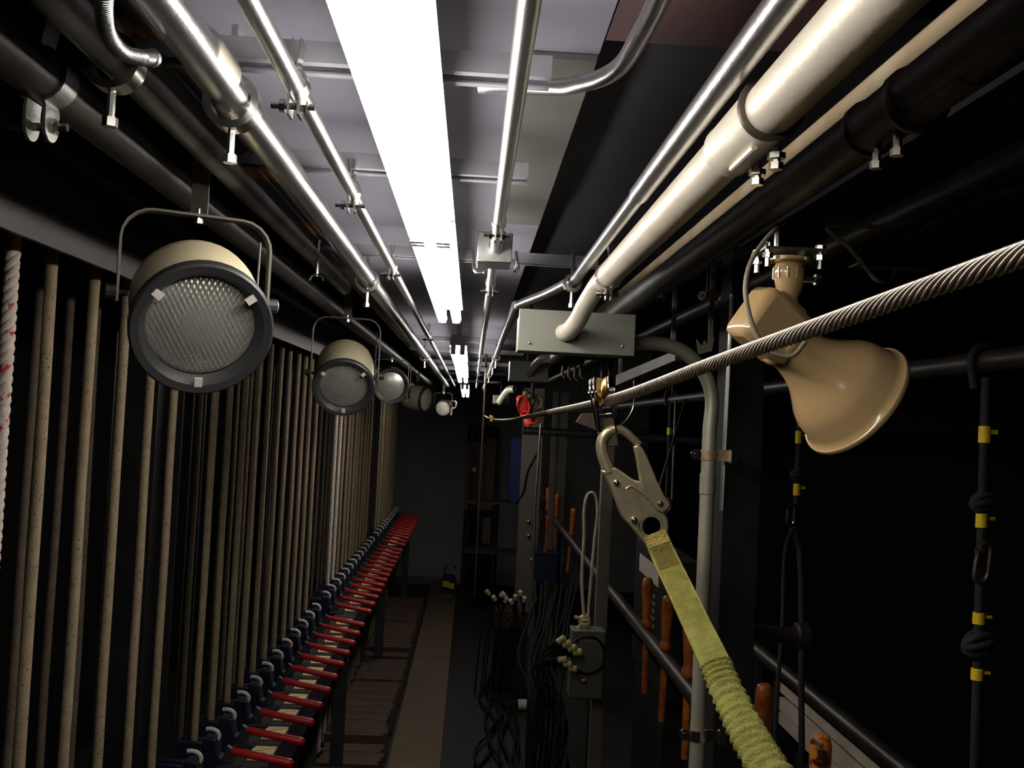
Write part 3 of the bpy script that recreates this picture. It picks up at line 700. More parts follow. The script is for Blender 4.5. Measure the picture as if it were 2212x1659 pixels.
# strut bracket beside the horn and its drooping cable
a = at(1850, 556, Y=1.45); b = at(2020, 552, Y=1.45)
br = thing('slotted_bracket', (a+b)/2, 'perforated steel bracket behind the wire rope next to the horn speaker', 'bracket')
bfc = MB().box((a.x, 1.44, a.z-.012), (b.x, 1.444, a.z+.014)).build('bracket_face', 'black_satin', br, smooth=0)
MB().box((a.x, 1.44, a.z-.012), (b.x, 1.48, a.z-.009)).build('bracket_foot', 'galv', br, smooth=0)
for i in range(5):
    q = Vector((a.x + (b.x-a.x)*(i+.5)/5, 1.4385, a.z+.002)); MB().lathe(q, (0, 1, 0), [(.0036, 0), (.0036, .002)], 10).build('bracket_bolt', 'zinc' if i in (1, 2) else 'can_black', bfc)
tag(MB().tube(bez([Vector((.615, 1.36, H+.312)), Vector((.58, 1.36, H+.30)), at(1790, 490, Y=1.35), at(1835, 535, Y=1.34), at(1868, 575, Y=1.33), at(1895, 604, Y=1.33), at(1925, 606, Y=1.36), at(1938, 580, Y=1.40)], 7), .0034, 8).build('drop_cable', 'cable_gray', smooth=70), 'short gray cable drooping beside the slotted bracket', 'cable')

# ================================================================== LIFELINE WIRE ROPE, TROLLEY, SNAP HOOK, LANYARD
YT = 1.2
T_ = at(1312, 866, Y=YT); P_ = at(2212, 549, Y=.435); far_ = at(1105, 907, Y=4.2)
wr = [T_ + (P_-T_)*((YT-YB-.01)/(YT-.435)), P_ + (P_-T_)*.9, P_, P_.lerp(T_, .5), T_, T_.lerp(far_, .33), T_.lerp(far_, .66), far_, at(1075, 908, Y=4.8), at(1055, 904, Y=5.4), at(1046, 899, Y=5.74)]
wpts = bez(wr, 200)
# resample by arc length, fine near the camera
acc = [0]
for i in range(1, len(wpts)): acc.append(acc[-1] + (wpts[i]-wpts[i-1]).length)
def warc(s_):
    import bisect
    i = min(max(bisect.bisect(acc, s_), 1), len(acc)-1); t = (s_-acc[i-1])/max(acc[i]-acc[i-1], 1e-9); return wpts[i-1].lerp(wpts[i], t)
ss = []; s_ = 0
while s_ < acc[-1]:
    ss.append(s_); s_ += .003 if s_ < 3.0 else (.006 if s_ < 3.6 else .05)
ss.append(acc[-1])
rW, NW, LAY = .0064, 11, .085
cp_ = [warc(q) for q in ss]; vs = []; fs = []; M_ = NW*6
Xf = None
for i, q in enumerate(ss):
    tg = (cp_[min(i+1, len(ss)-1)] - cp_[max(i-1, 0)]).normalized()
    Xf = perp(tg)[0] if Xf is None else (Xf - tg*Xf.dot(tg)).normalized(); Yf = tg.cross(Xf)
    for j in range(M_):
        a = 2*math.pi*j/M_; rr = rW*(.78 + .22*abs(math.sin(NW*a/2))**.7) if q < 3.6 else rW*.97
        th = a - 2*math.pi*q/LAY
        vs.append(cp_[i] + (Xf*math.cos(th) + Yf*math.sin(th))*rr)
for i in range(len(ss)-1):
    for j in range(M_): fs.append((i*M_+j, i*M_+(j+1)%M_, (i+1)*M_+(j+1)%M_, (i+1)*M_+j))
m = MB(); m.add(vs, fs)
ll = thing('lifeline_rope', cp_[-1], 'taut twisted steel wire rope lifeline running across in front of the horn speaker', 'wire rope')
m.build('wire_strands', 'wire_rope', ll, smooth=80)
e = at(1062, 905, Y=5.05)
MB().box(e + Vector((-.012, -.01, -.016)), e + Vector((.012, .01, .018))).build('rope_clip', 'brass', ll, bevel=.004)
# anchor rod the lifeline ends on
o = MB().tube([Vector((at(1047, 850, Y=5.75).x, 5.75, H+.40)), Vector((at(1047, 850, Y=5.75).x, 5.75, 1.0))], .006, 8).build('anchor_rod', 'dark_steel'); tag(o, 'thin dark rod at the end of the lifeline', 'rod')

tr = thing('trolley_pulley', at(1330, 955, Y=YT), 'chrome trolley pulley with brass wheel riding on the wire rope', 'pulley')
pc0 = at(1306, 846, Y=YT)
axp = (Vector((1, 0, 0)) + Vector((0, -.35, .18))).normalized()
down = at(1330, 950, Y=YT) - pc0; down = (down - axp*down.dot(axp)).normalized()
fwd = axp.cross(down).normalized()
rS = .0185
MB().lathe(pc0, axp, [(rS*.80, -.0065), (rS, -.0062), (rS*.97, -.004), (rS*.86, -.001), (rS*.86, .001), (rS*.97, .004), (rS, .0062), (rS*.80, .0065)], 32, closed=True).lathe(pc0, axp, [(.004, -.0062), (rS*.82, -.0055), (rS*.82, .0055), (.004, .0062)], 24).build('sheave', 'brass', tr)
def cheek(off, rr, m_, nm, th=.0022):
    c = pc0 + axp*off; pts = []
    for i in range(17):
        a = math.pi*(1.08 + .0 - 1.16*i/16); pts.append(c - down*math.sin(a)*rr + fwd*math.cos(a)*rr)
    pts += [c + down*.030 + fwd*.0125*(1 if math.cos(math.pi*(1.08-1.16)) > 0 else -1), c + down*.052 + fwd*.0075, c + down*.052 - fwd*.0075, c + down*.030 - fwd*.0125]
    MB().prism(pts, axp*th).build(nm, m_, tr, bevel=.0006)
cheek(-.0155, rS*1.02, 'chrome', 'cheek_plate'); cheek(-.0105, rS*1.10, 'chrome', 'cheek_plate'); cheek(.0080, rS*1.10, 'chrome', 'cheek_plate')
MB().tube([pc0 - axp*.020, pc0 + axp*.014], .0042, 12).build('axle', 'chrome', tr)
m = MB().obox(pc0 + down*.050 - axp*.000, axp, down, fwd, .0085, .019, .0022); m.build('hanger_link', 'dark_steel', tr, bevel=.0015)
m = MB().obox(pc0 + down*.030, axp, down, fwd, .0095, .0035, .0045); m.build('cross_pin', 'chrome', tr, bevel=.001)

# snap hook: outline read from the photograph, built in its own hanging plane
sh = thing('snap_hook', at(1400, 1180, Y=YT), 'forged steel snap hook with locking gate holding the yellow lanyard', 'hook')
def hz(zx, zy, dy=0): return at(1260 + zx/4.045, 790 + zy/4.045, Y=YT + dy)
outer = [(158, 918), (215, 905), (285, 888), (345, 930), (400, 972), (450, 1002), (495, 1010), (545, 1090), (600, 1170), (650, 1230), (700, 1272), (738, 1330), (752, 1400), (742, 1470), (700, 1530), (640, 1570), (575, 1582), (530, 1560), (470, 1480), (400, 1390), (335, 1320), (300, 1230), (270, 1140), (225, 1035), (185, 960)]
hc_, hr = (592, 1402), 102
hole = [(hc_[0] + hr*math.cos(2*math.pi*i/28), hc_[1] + hr*.92*math.sin(2*math.pi*i/28)) for i in range(28)]
# triangulate plate with hole using bmesh
import bmesh
bm = bmesh.new()
def loop(pts):
    vv = [bm.verts.new(hz(x, y, -.006)) for x, y in pts]
    return [bm.edges.new((vv[i], vv[(i+1) % len(vv)])) for i in range(len(vv))]
ed = loop(outer) + loop(hole)
bmesh.ops.triangle_fill(bm, edges=ed, use_beauty=True)
ext = bmesh.ops.extrude_face_region(bm, geom=bm.faces[:])
bmesh.ops.translate(bm, verts=[v for v in ext['geom'] if isinstance(v, bmesh.types.BMVert)], vec=(0, .012, 0))
bmesh.ops.recalc_face_normals(bm, faces=bm.faces[:])
m = MB(); bm.verts.index_update(); m.add([v.co.copy() for v in bm.verts], [tuple(v.index for v in f.verts) for f in bm.faces]); bm.free()
hbd = m.build('hook_body', 'hook_steel', sh, bevel=.0022)
hk = [(222, 930), (205, 880), (175, 800), (158, 720), (162, 655), (195, 595), (250, 562), (305, 556), (365, 578), (420, 625), (470, 672), (490, 690)]
hp = bez([hz(x, y) for x, y in hk], 5); kk = len(hp)
MB().tube(hp, [.0076 - .0028*i/kk for i in range(kk)], 16).build('hook_arm', 'hook_steel', sh, smooth=70)
gate = [(448, 712), (470, 690), (505, 700), (548, 770), (600, 890), (650, 1010), (705, 1130), (752, 1195), (762, 1225), (740, 1262), (700, 1285), (650, 1268), (600, 1210), (548, 1120), (505, 1020), (490, 930), (468, 800)]
gt_ = MB().prism([hz(x, y, -.0095) for x, y in gate], (0, .014, 0)).build('gate', 'hook_steel', sh, bevel=.0018)
MB().tube([hz(735, 1155, -.002), hz(765, 1205, -.002), hz(755, 1250, -.002), hz(720, 1275, -.002)], .0022, 8).build('gate_spring', 'zinc', gt_)
for (x, y, r) in ((285, 1018, .0038), (668, 1205, .0046), (440, 1345, .0042)):
    MB().lathe(hz(x, y, -.005), (0, -1, 0), [(r, 0), (r, .003), (r*.8, .0055), (0, .0065)], 14).build('rivet', 'zinc', hbd)
MB().lathe(Vector(hz(592, 1402, -.0065)), (0, -1, 0), [(.0117, 0), (.0140, 0), (.0140, .002), (.0117, .002)], 28, closed=True).build('eye_ring', 'hook_steel', hbd)
MB().tube([hz(375, 1075, -.0065), hz(410, 1050, -.0065), hz(440, 1060, -.0065), hz(530, 1125, -.0065), hz(560, 1160, -.0065)], .0014, 6).build('forged_ridge', 'hook_steel', hbd)
vs_, fs_ = text_mesh('FORGED', .0075)
d1 = (hz(535, 1290) - hz(430, 1095)).normalized(); d2 = Vector((0, -1, 0)).cross(d1).normalized()
if d2.x < 0: d2 = -d2
cT = hz(482, 1190, -.0068)
m = MB(); m.add([cT + d1*p.x + d2*p.y for p in vs_], fs_); m.build('stamped_letters', 'hook_dark', hbd, smooth=0)

# lanyard
ly = thing('lanyard', at(1690, 1655, Y=.86), 'yellow-green webbing lanyard with gathered elastic sleeve clipped to the snap hook', 'lanyard')
c1 = [(1413, 1151, 1.188), (1420, 1168, 1.186), (1436, 1205, 1.175), (1470, 1275, 1.14), (1505, 1350, 1.10), (1532, 1405, 1.06), (1548, 1440, 1.04)]
lp = bez([at(u, v, Y=y) for u, v, y in c1], 10)
wdir = (Vector((1, 0, .42)))
MB().ribbon(lp, wdir, [.0290 + .0035*i/len(lp) for i in range(len(lp))], .0052).build('webbing_strap', 'webbing', ly, smooth=60)
MB().ribbon([p - Vector((0, .0031, 0)) for p in lp[:14]], wdir, .0275, .0012).build('strap_end', 'webbing_end', ly, smooth=60)
MB().ribbon([p - Vector((0, .0036, 0)) for p in lp[14:24]], wdir, .0240, .0014).build('stitched_patch', 'stitch', ly, smooth=60)
for s in (-1, 1):
    W = wdir.normalized(); MB().tube([p + W*s*.0142 - Vector((0, .0028, 0)) for p in lp[18:]], .0011, 6).build('edge_seam', 'webbing_end', ly)
c2 = [(1546, 1434, 1.042), (1562, 1475, 1.02), (1590, 1535, .98), (1618, 1590, .94), (1650, 1645, .90), (1700, 1720, .85), (1745, 1790, .80)]
rp = bez([at(u, v, Y=y) for u, v, y in c2] + [Vector((.30, .62, 1.52)), Vector((.33, .46, 1.34)), Vector((.34, .36, 1.12))], 34)
vs = []; fs = []; nn = 24
Wd = wdir.normalized(); ph = 0.0
for i, p in enumerate(rp):
    tg = (rp[min(i+1, len(rp)-1)] - rp[max(i-1, 0)]).normalized(); W = (Wd - tg*Wd.dot(tg)).normalized(); Nn = tg.cross(W)
    f_ = i/len(rp); ph += .62 + .18*math.sin(i*.37)
    for j in range(nn):
        a = 2*math.pi*j/nn
        rf = 1 + .075*math.sin(ph + .9*math.sin(a*1.0 + i*.05) + .5*math.sin(2*a))
        wx = (.0168 + .004*f_)*rf; wn = (.0085 + .003*f_)*(1 + .16*math.sin(ph + .9*math.sin(a) + .5*math.sin(2*a)))
        vs.append(p + W*math.cos(a)*wx + Nn*math.sin(a)*wn)
for i in range(len(rp)-1):
    for j in range(nn): fs.append((i*nn+j, i*nn+(j+1)%nn, (i+1)*nn+(j+1)%nn, (i+1)*nn+j))
fs.append(tuple(reversed(range(nn)))); fs.append(tuple((len(rp)-1)*nn+j for j in range(nn)))
m = MB(); m.add(vs, fs); m.build('gathered_sleeve', 'webbing', ly, smooth=70)

# ================================================================== RIGHT SIDE: POSTS, PIN RAIL, GUARD RAIL
cpx = [at(1366, 742, Y=2.10), at(1430, 744, Y=2.10), at(1480, 762, Y=2.10), at(1520, 805, Y=2.10), at(1538, 860, Y=2.10), at(1541, 920, Y=2.10)]
b1 = at(1498, 1659, Y=2.10); b0 = at(1541, 930, Y=2.10)
low = Vector((b0.x, 2.10, 0.0))
post = thing('conduit_riser', low, 'gray conduit bending out of the pull box and running down a black column', 'pipe')
xr = at(1522, 1200, Y=2.10).x
path = bez(cpx[:5] + [Vector((xr, 2.10, at(1541, 930, Y=2.10).z))], 8) + [Vector((xr, 2.10, 1.0)), Vector((xr, 2.10, 0.0))]
MB().tube(path, .0155, 18).build('tube_wall', 'riser', post, smooth=60)
MB().lathe((xr, 2.10, at(1535, 1022, Y=2.1).z), (0, 0, -1), [(.0150, 0), (.0172, .002), (.0172, .045), (.0150, .047)], 18).build('coupling', 'riser', post)
for v in (983, 1588):
    zc_ = at(1535, v, Y=2.1).z
    MB().lathe((xr, 2.10, zc_-.011), (0, 0, 1), [(.0162, 0), (.0182, 0), (.0182, .022), (.0162, .022)], 18, closed=True).build('strap', 'strap_tan' if v < 1000 else 'zinc', post)
    MB().box((xr+.017, 2.094, zc_-.012), (xr+.058, 2.099, zc_+.012)).build('strap_arm', 'strap_tan' if v < 1000 else 'zinc', post, smooth=0)
    MB().box((xr+.046, 2.084, zc_-.016), (xr+.058, 2.115, zc_+.014)).build('strut_foot', 'zinc', post, smooth=0)
    MB().lathe((xr-.028, 2.098, zc_), (0, -1, 0), [(.012, 0), (.012, .003), (.005, .003), (.005, .006)], 14).build('strap_washer', 'zinc', post)
    MB().box((xr-.034, 2.098, zc_-.004), (xr-.014, 2.102, zc_+.004)).build('strap_ear', 'zinc', post, smooth=0)
rx = at(1573, 880, Y=2.14).x
o = MB().tube([(rx, 2.14, H+.3), (rx-.004, 2.14, H-.18)], .0065, 10).build('thin_rod', 'emt_dull'); tag(o, 'thin upright steel rod beside the gray conduit riser', 'rod')
cxa, cxb = at(1562, 1100, Y=2.2).x, at(1640, 1100, Y=2.2).x
o = MB().box((cxa, 2.20, 0), (cxb, 2.215, 3.04)).box((cxa, 2.215, 0), (cxa+.012, 2.30, 3.04)).box((cxb-.012, 2.215, 0), (cxb, 2.30, 3.04)).build('steel_column', 'black_paint', smooth=0); tag(o, 'black steel column behind the gray conduit riser', 'column')
a = at(1640, 1368, Y=2.25); b = at(1745, 1376, Y=2.25)
bt = thing('stub_bracket', a, 'dark stub pipe bracket reaching off the black column to the guard rail', 'bracket')
MB().tube([at(1562, 1362, Y=2.32), at(1735, 1374, Y=2.32)], .020, 14).build('stub_tube', 'black_pipe', bt); MB().lathe(at(1735, 1374, Y=2.32), (1, 0, 0), [(.028, -.02), (.032, -.015), (.032, .01), (.026, .016)], 16).build('stub_collar', 'black_pipe', bt)

# pin rail with belaying pins
XP, ZP = .762, 1.185
pr = thing('pin_rail', (XP, 6, 0), 'black pipe pin rail holding the wooden belaying pins', 'rail')
MB().tube([(XP, 1.7, ZP), (XP, 10.3, ZP)], .029, 18).build('rail_pipe', 'black_pipe', pr)
for y in (2.6, 5.6, 8.0, 10.2): MB().tube([(XP, y, 0), (XP, y, ZP)], .022, 12).build('rail_post', 'black_paint', pr)
pinprof = [(0, -.24), (.011, -.238), (.012, -.22), (.0135, .03), (.019, .034), (.022, .045), (.022, .056), (.017, .066), (.0155, .08), (.019, .13), (.0225, .18), (.0225, .215), (.019, .230), (.010, .236), (0, .237)]
pinme = None
pins = [(2.03, 'pin_worn', 'worn orange wooden belaying pin with dark burn marks'), (2.42, 'pin_wood', 'orange belaying pin standing behind the gathered yellow sleeve'), (2.90, 'pin_wood', 'brown belaying pin beside the gray conduit riser'), (3.25, 'pin_wood', 'brown belaying pin half hidden by the yellow webbing'), (3.63, 'pin_wood', 'leaning brown belaying pin with a narrow neck'), (4.02, 'pin_wood', 'upright brown belaying pin with a round collar'),
        (7.1, 'pin_wood', 'orange belaying pin alone near the hanging white rope'), (8.4, 'pin_wood', 'first orange belaying pin of the far cluster'), (8.72, 'pin_wood', 'second orange belaying pin of the far cluster'), (9.14, 'pin_wood', 'third orange belaying pin of the far cluster'), (9.64, 'pin_wood', 'last orange belaying pin of the far cluster')]
for i, (y, m_, lb) in enumerate(pins):
    o = MB().lathe((0, 0, 0), (0, 0, 1), pinprof, 20).build('belaying_pin', m_, smooth=50, org=(0, 0, 0))
    o.location = (XP + (0, .0, 0, 0, 0, 0, 0, .01, 0, -.01, 0)[i], y, ZP); o.rotation_euler = ((0, 0, .02, .0, -.05, .015, .05, .02, -.03, .04, 0)[i], (0, 0, -.02, 0, .06, 0, .06, -.02, 0, .03, 0)[i], i)
    tag(o, lb, 'belaying pin', 'wooden belaying pins on the pin rail')
# guard rail and cream boards behind it
XG = 1.02
gr = thing('guard_rail', (XG, 3, 0), 'black pipe guard rail behind the pin rail', 'rail')
zg = H - XG/1.35
MB().tube([(XG, .3, zg), (XG, 3.38, zg)], .024, 16).build('rail_pipe', 'black_pipe', gr)
for y in (.5, 3.3): MB().tube([(XG, y, 0), (XG, y, zg)], .02, 12).build('rail_post', 'black_paint', gr)
wb = thing('side_boards', (XG+.05, 2, zg-.2), 'pale boards stacked along the guard rail', 'boards')
for k, (dz, th) in enumerate(((-.06, .034), (-.112, .040), (-.160, .036))):
    MB().box((XG+.03, .3, zg+dz-th), (XG+.06 + .01*k, 3.22, zg+dz)).build('board', 'trim_cream', wb, smooth=0)
for y in (.3, 3.18): MB().box((XG+.02, y, .0), (XG+.09, y+.03, zg-.05)).build('board_support', 'black_paint', wb, smooth=0)
# black overhead pipe with hanging taped ropes
XO = .95; zo = H + .148
op = thing('hanging_pipe', (XO, 4, zo), 'black pipe carrying the taped black ropes', 'pipe')
MB().tube([(XO, .6, zo+.01), (XO, 9.5, zo-.06)], .021, 16).build('tube_wall', 'black_pipe', op)
for y in (1.2, 4.6, 8.8): MB().tube([(XO, y, zo), (XO, y, 3.04)], .008, 8).build('hanger_rod', 'black_paint', op)
def taped_rope(y, vt, tapes, knots, vb, label, r=.0085, grp='black ropes with yellow tape', loop=False, X=XO):
    t = thing('taped_rope', (X, y, 0), label, 'rope', grp)
    def zat(v, u): return at(u, v, Y=y).z
    u = 1020 + X*FPX/y
    zt = zo + .022
    pts = [Vector((X-.022, y, zo-.05)), Vector((X-.029, y, zo)), Vector((X-.020, y, zo+.021)), Vector((X, y, zo+.031)), Vector((X+.020, y, zo+.020)), Vector((X+.026, y, zo-.02))]
    MB().tube(bez(pts, 5), r*.9, 10).build('top_bight', 'black_rope', t, smooth=70)
    zb = zat(vb, u)
    MB().tube([Vector((X-.005, y-.01, zo-.03)), Vector((X-.004, y-.01, (zo+zb)/2)), Vector((X-.006, y-.01, zb))], r, 12).build('rope_fall', 'black_rope', t, smooth=70)
    for (v, h) in tapes:
        z = zat(v, u); hh = h*y/FPX/2
        MB().lathe((X-.005, y-.01, z-hh), (0, 0, 1), [(r+.0008, 0), (r+.0025, .001), (r+.0022, 2*hh-.001), (r+.0008, 2*hh)], 14).build('yellow_band', 'yellow_tape', t)
        MB().box((X-.003, y-.014, z+hh*.1), (X+.018, y-.013, z+hh*.6)).build('tape_tail', 'yellow_tape', t, smooth=0)
    for (v, s) in knots:
        z = zat(v, u); rk = s*y/FPX/2; m = MB()
        for q in range(3):
            a = q*1.1; c = Vector((X-.005, y-.01, z)); pts = [c + Vector((math.cos(b_)*rk, math.sin(b_)*rk*.7*math.cos(a), math.sin(b_)*rk*.9*math.sin(a) + math.cos(b_)*rk*.3)) for b_ in [2*math.pi*k/14 for k in range(15)]]
            m.tube(pts, r*.85, 8)
        m.build('knot', 'black_rope', t, smooth=70)
    return t
def carabiner(p, h, label, m_='dark_steel', tilt=.15):
    p = Vector(p); w_ = h*.24
    pts = [Vector((-w_*.5, 0, h*.42)), Vector((0, 0, h*.5)), Vector((w_*.6, 0, h*.40)), Vector((w_*.75, 0, 0)), Vector((w_*.75, 0, -h*.35)), Vector((w_*.2, 0, -h*.5)), Vector((-w_*.5, 0, -h*.42)), Vector((-w_*.62, 0, -h*.1)), Vector((-w_*.62, 0, h*.25))]
    rot = Matrix.Rotation(tilt, 3, 'Y')
    t = thing('carabiner', p - Vector((0, 0, h/2)), label, 'carabiner')
    q = bez([p + rot @ v for v in pts], 5)
    MB().tube(q, .0045, 10).build('frame', m_, t, smooth=70)
    MB().tube([p + rot @ Vector((-w_*.9, 0, h*.32)), p + rot @ Vector((-w_*.62, 0, h*.05))], .0035, 8).build('gate_lever', m_, t)
yA = .95*FPX/1128
taped_rope(yA, 770, [(940, 38), (1125, 32), (1335, 26), (1455, 26)], [(1085, 40), (1390, 56)], 2700, 'black rope with four yellow tape bands and two knots, hanging off the black pipe')
carabiner(at(2122, 1215, Y=yA-.02), .072, 'dull brown carabiner clipped on the taped black rope')
yB2 = .95*FPX/716
taped_rope(yB2, 800, [(945, 28), (1058, 26)], [(1025, 24)], 1110, 'black rope with two yellow bands ending in a bright snap clip, behind the horn speaker', r=.008)
carabiner(at(1708, 1112, Y=yB2-.02), .060, 'bright snap clip at the end of a black rope near the horn speaker', 'zinc', .05)
lp_ = [at(1712, 1140, Y=yB2), at(1695, 1200, Y=yB2), at(1690, 1350, Y=yB2-.1), at(1680, 1480, Y=yB2-.2), at(1672, 1620, Y=yB2-.3)]
tag(MB().tube(bez(lp_, 6), .0062, 8).build('tie_rope', 'black_rope', smooth=70), 'slack black cord hanging below the bright snap clip on the riser side', 'cord')
lp_ = [at(1716, 1140, Y=yB2), at(1728, 1200, Y=yB2), at(1732, 1350, Y=yB2-.1), at(1731, 1480, Y=yB2-.2), at(1732, 1640, Y=yB2-.3), at(1732, 1760, Y=yB2-.3)]
tag(MB().tube(bez(lp_, 6), .0085, 8).build('tie_rope', 'black_rope', smooth=70), 'slack black cord hanging below the bright snap clip in front of the pale boards', 'cord')
yC = .95*FPX/431
taped_rope(yC, 860, [(932, 16)], [], 1180, 'black rope with one small yellow band, seen through the open snap hook', r=.009)
for (u0, v0, u1, v1, Y, lb) in ((1468, 850, 1425, 1050, 4.2, 'gray thin rod leaning behind the snap hook gate'), (1500, 870, 1452, 1080, 4.4, 'dark thin rod leaning near the gray riser')):
    o = MB().tube([Vector((XO-.026, Y, zo-.03)), at(u1, v1, Y=Y-.3)], .006, 8).build('leaning_rod', 'dark_steel'); tag(o, lb, 'rod')
o = MB().tube(bez([at(1369, 806, Y=2.93), at(1370, 845, Y=2.93), at(1368, 880, Y=2.93), at(1355, 905, Y=2.93), at(1340, 920, Y=2.93)], 6), .0032, 8).build('bent_wire', 'zinc', smooth=70); tag(o, 'short bent bright wire behind the trolley pulley', 'wire')
# ceiling-side steel angle past the pull box and tabs
a = at(1330, 830, Y=3.2); b = at(1458, 775, Y=2.3)
o = MB().prism([a, b, b + Vector((0, 0, .02)), a + Vector((0, 0, .03))], (.01, 0, 0)).prism([a, b, b + Vector((.05, 0, 0)), a + Vector((.05, 0, 0))], (0, 0, -.004)).box((b.x, b.y+.05, b.z+.01), (b.x+.01, b.y+.06, over(b.x+.01)-.002)).box((a.x, a.y-.06, a.z+.01), (a.x+.01, a.y-.05, over(a.x+.01)-.002)).build('angle_brace', 'sheet_metal', smooth=0); tag(o, 'sloping steel angle brace behind the trolley pulley', 'brace')
c = at(1520, 745, Y=2.0)
o = MB().prism([c + Vector(p) for p in ((-.016, 0, .012), (-.010, 0, -.020), (.018, 0, -.012), (.022, 0, .018), (.014, 0, .016), (.008, 0, .002), (.002, 0, .010), (-.004, 0, -.002))], (0, .004, 0)).box(c + Vector((.010, .004, .0)), c + Vector((.020, .008, over(c.x+.015) - c.z))).build('notched_tab', 'gray_post', smooth=0); tag(o, 'small pale notched tab above the wire rope near the horn', 'bracket')
pa = at(1205, 790, Y=4.2); pb = at(1330, 795, Y=4.2); zcb = at(1260, 812, Y=4.2).z + .072
cb = thing('clip_bar', (.5, 4.2, zcb), 'dark crosswise angle bar that the steel clips hang from', 'bar')
MB().box((pa.x, 4.192, zcb), (pb.x, 4.196, zcb+.035)).box((pa.x, 4.196, zcb), (pb.x, 4.23, zcb+.004)).build('bar_angle', 'black_satin', cb, smooth=0)
for x in (pa.x+.03, pb.x-.03): MB().tube([(x, 4.21, zcb), (x, 4.21, over(x))], .006, 8).build('hanger_rod', 'black_paint', cb)
# row of hanging clips beyond the second box
for i, u in enumerate((1215, 1228, 1241, 1254, 1300, 1316)):
    p = at(u, 812 + (i % 3)*6, Y=4.2); p.z = zcb - .072 - .004*(i % 3)
    t = thing('hanging_clip', p, 'small steel clip hanging past the second gray box', 'clip', 'clips past the second gray box')
    MB().tube([Vector((p.x, p.y, zcb)), p, p + Vector((.012, 0, -.012))], .006, 8).build('clip_stem', 'gray_post', t); MB().box(p + Vector((-.012, -.004, .05)), p + Vector((.014, .004, .075))).build('clip_head', 'gray_post', t, smooth=0)

# ================================================================== MIDDLE-DISTANCE POST, BOX AND WHITE ROPE
yM = 4.55
xm0, xm1 = at(1297, 1100, Y=yM).x, at(1322, 1100, Y=yM).x
o = MB().box((xm0, yM, 0), (xm1, yM+.008, H+.02)).box((xm0, yM+.008, 0), (xm0+.006, yM+.05, H+.02)).box((xm1-.006, yM+.008, 0), (xm1, yM+.05, H+.02)).build('channel_post', 'gray_post', smooth=0); tag(o, 'gray channel post with a white rope loop hung on it', 'post')
wp = [at(1262, 1338, Y=yM-.05), at(1257, 1250, Y=yM-.05), at(1262, 1160, Y=yM-.05), at(1262, 1105, Y=yM-.05), at(1268, 1072, Y=yM-.05), at(1279, 1064, Y=yM-.05), at(1288, 1075, Y=yM-.05), at(1291, 1110, Y=yM-.05), at(1284, 1170, Y=yM-.05), at(1277, 1250, Y=yM-.05), at(1270, 1338, Y=yM-.05)]
wl = thing('white_cord', at(1268, 1385, Y=yM-.05), 'cream cotton cord tied in a long loop over the gray box', 'cord')
MB().tube(bez(wp, 8), .0075, 10).build('cord_loop', 'rope_cream', wl, smooth=70)
kc = at(1263, 1342, Y=yM-.05); m = MB()
for q in range(4):
    a = q*.8; pts = [kc + Vector((math.cos(b_)*.022, math.sin(b_)*.018*math.cos(a), math.sin(b_)*.026*math.sin(a+.5))) for b_ in [2*math.pi*k/14 for k in range(15)]]; m.tube(pts, .0075, 8)
m.build('cord_knot', 'rope_cream', wl, smooth=70)
MB().tube(bez([kc, at(1272, 1365, Y=yM-.06), at(1266, 1380, Y=yM-.08), at(1262, 1388, Y=yM-.1)], 5), .0075, 8).tube(bez([kc, at(1250, 1335, Y=yM-.06), at(1241, 1332, Y=yM-.06)], 5), .0075, 8).tube(bez([kc, at(1250, 1355, Y=yM-.06), at(1248, 1370, Y=yM-.07)], 5), .0075, 8).build('cord_tails', 'rope_cream', wl, smooth=70)
a = at(1236, 1362, Y=yM-.12); b = at(1302, 1512, Y=yM-.12)
db = thing('disconnect_box', Vector(((a.x+b.x)/2, yM-.06, b.z)), 'tall gray electrical box below the cream cord', 'box')
MB().box((a.x, yM-.12, b.z), (b.x, yM-.002, a.z)).build('box_body', 'box_dark', db, bevel=.004)
MB().box((a.x+.02, yM-.002, a.z-.08), (xm1, yM, a.z-.05)).box((a.x+.02, yM-.002, b.z+.05), (xm1, yM, b.z+.08)).build('mounting_bar', 'galv', db, smooth=0)
bdr = MB().box((a.x+.008, yM-.128, b.z+.008), (b.x-.008, yM-.12, a.z-.04)).build('box_door', 'box_dark', db, bevel=.003)
MB().lathe(at(1262, 1472, Y=yM-.128), (0, -1, 0), [(.012, 0), (.012, .008), (.008, .01)], 14).build('door_latch', 'brass', bdr)
cc = at(1270, 1415, Y=yM-.15); pts = [cc + Vector((math.cos(q)*.075, .01*math.sin(3*q), math.sin(q)*.085)) for q in [2*math.pi*k/24 for k in range(25)]]
tag(MB().tube(pts, .006, 8).build('coiled_cable', 'cable_black', smooth=70), 'loop of black cable hanging across the tall gray box', 'cable')
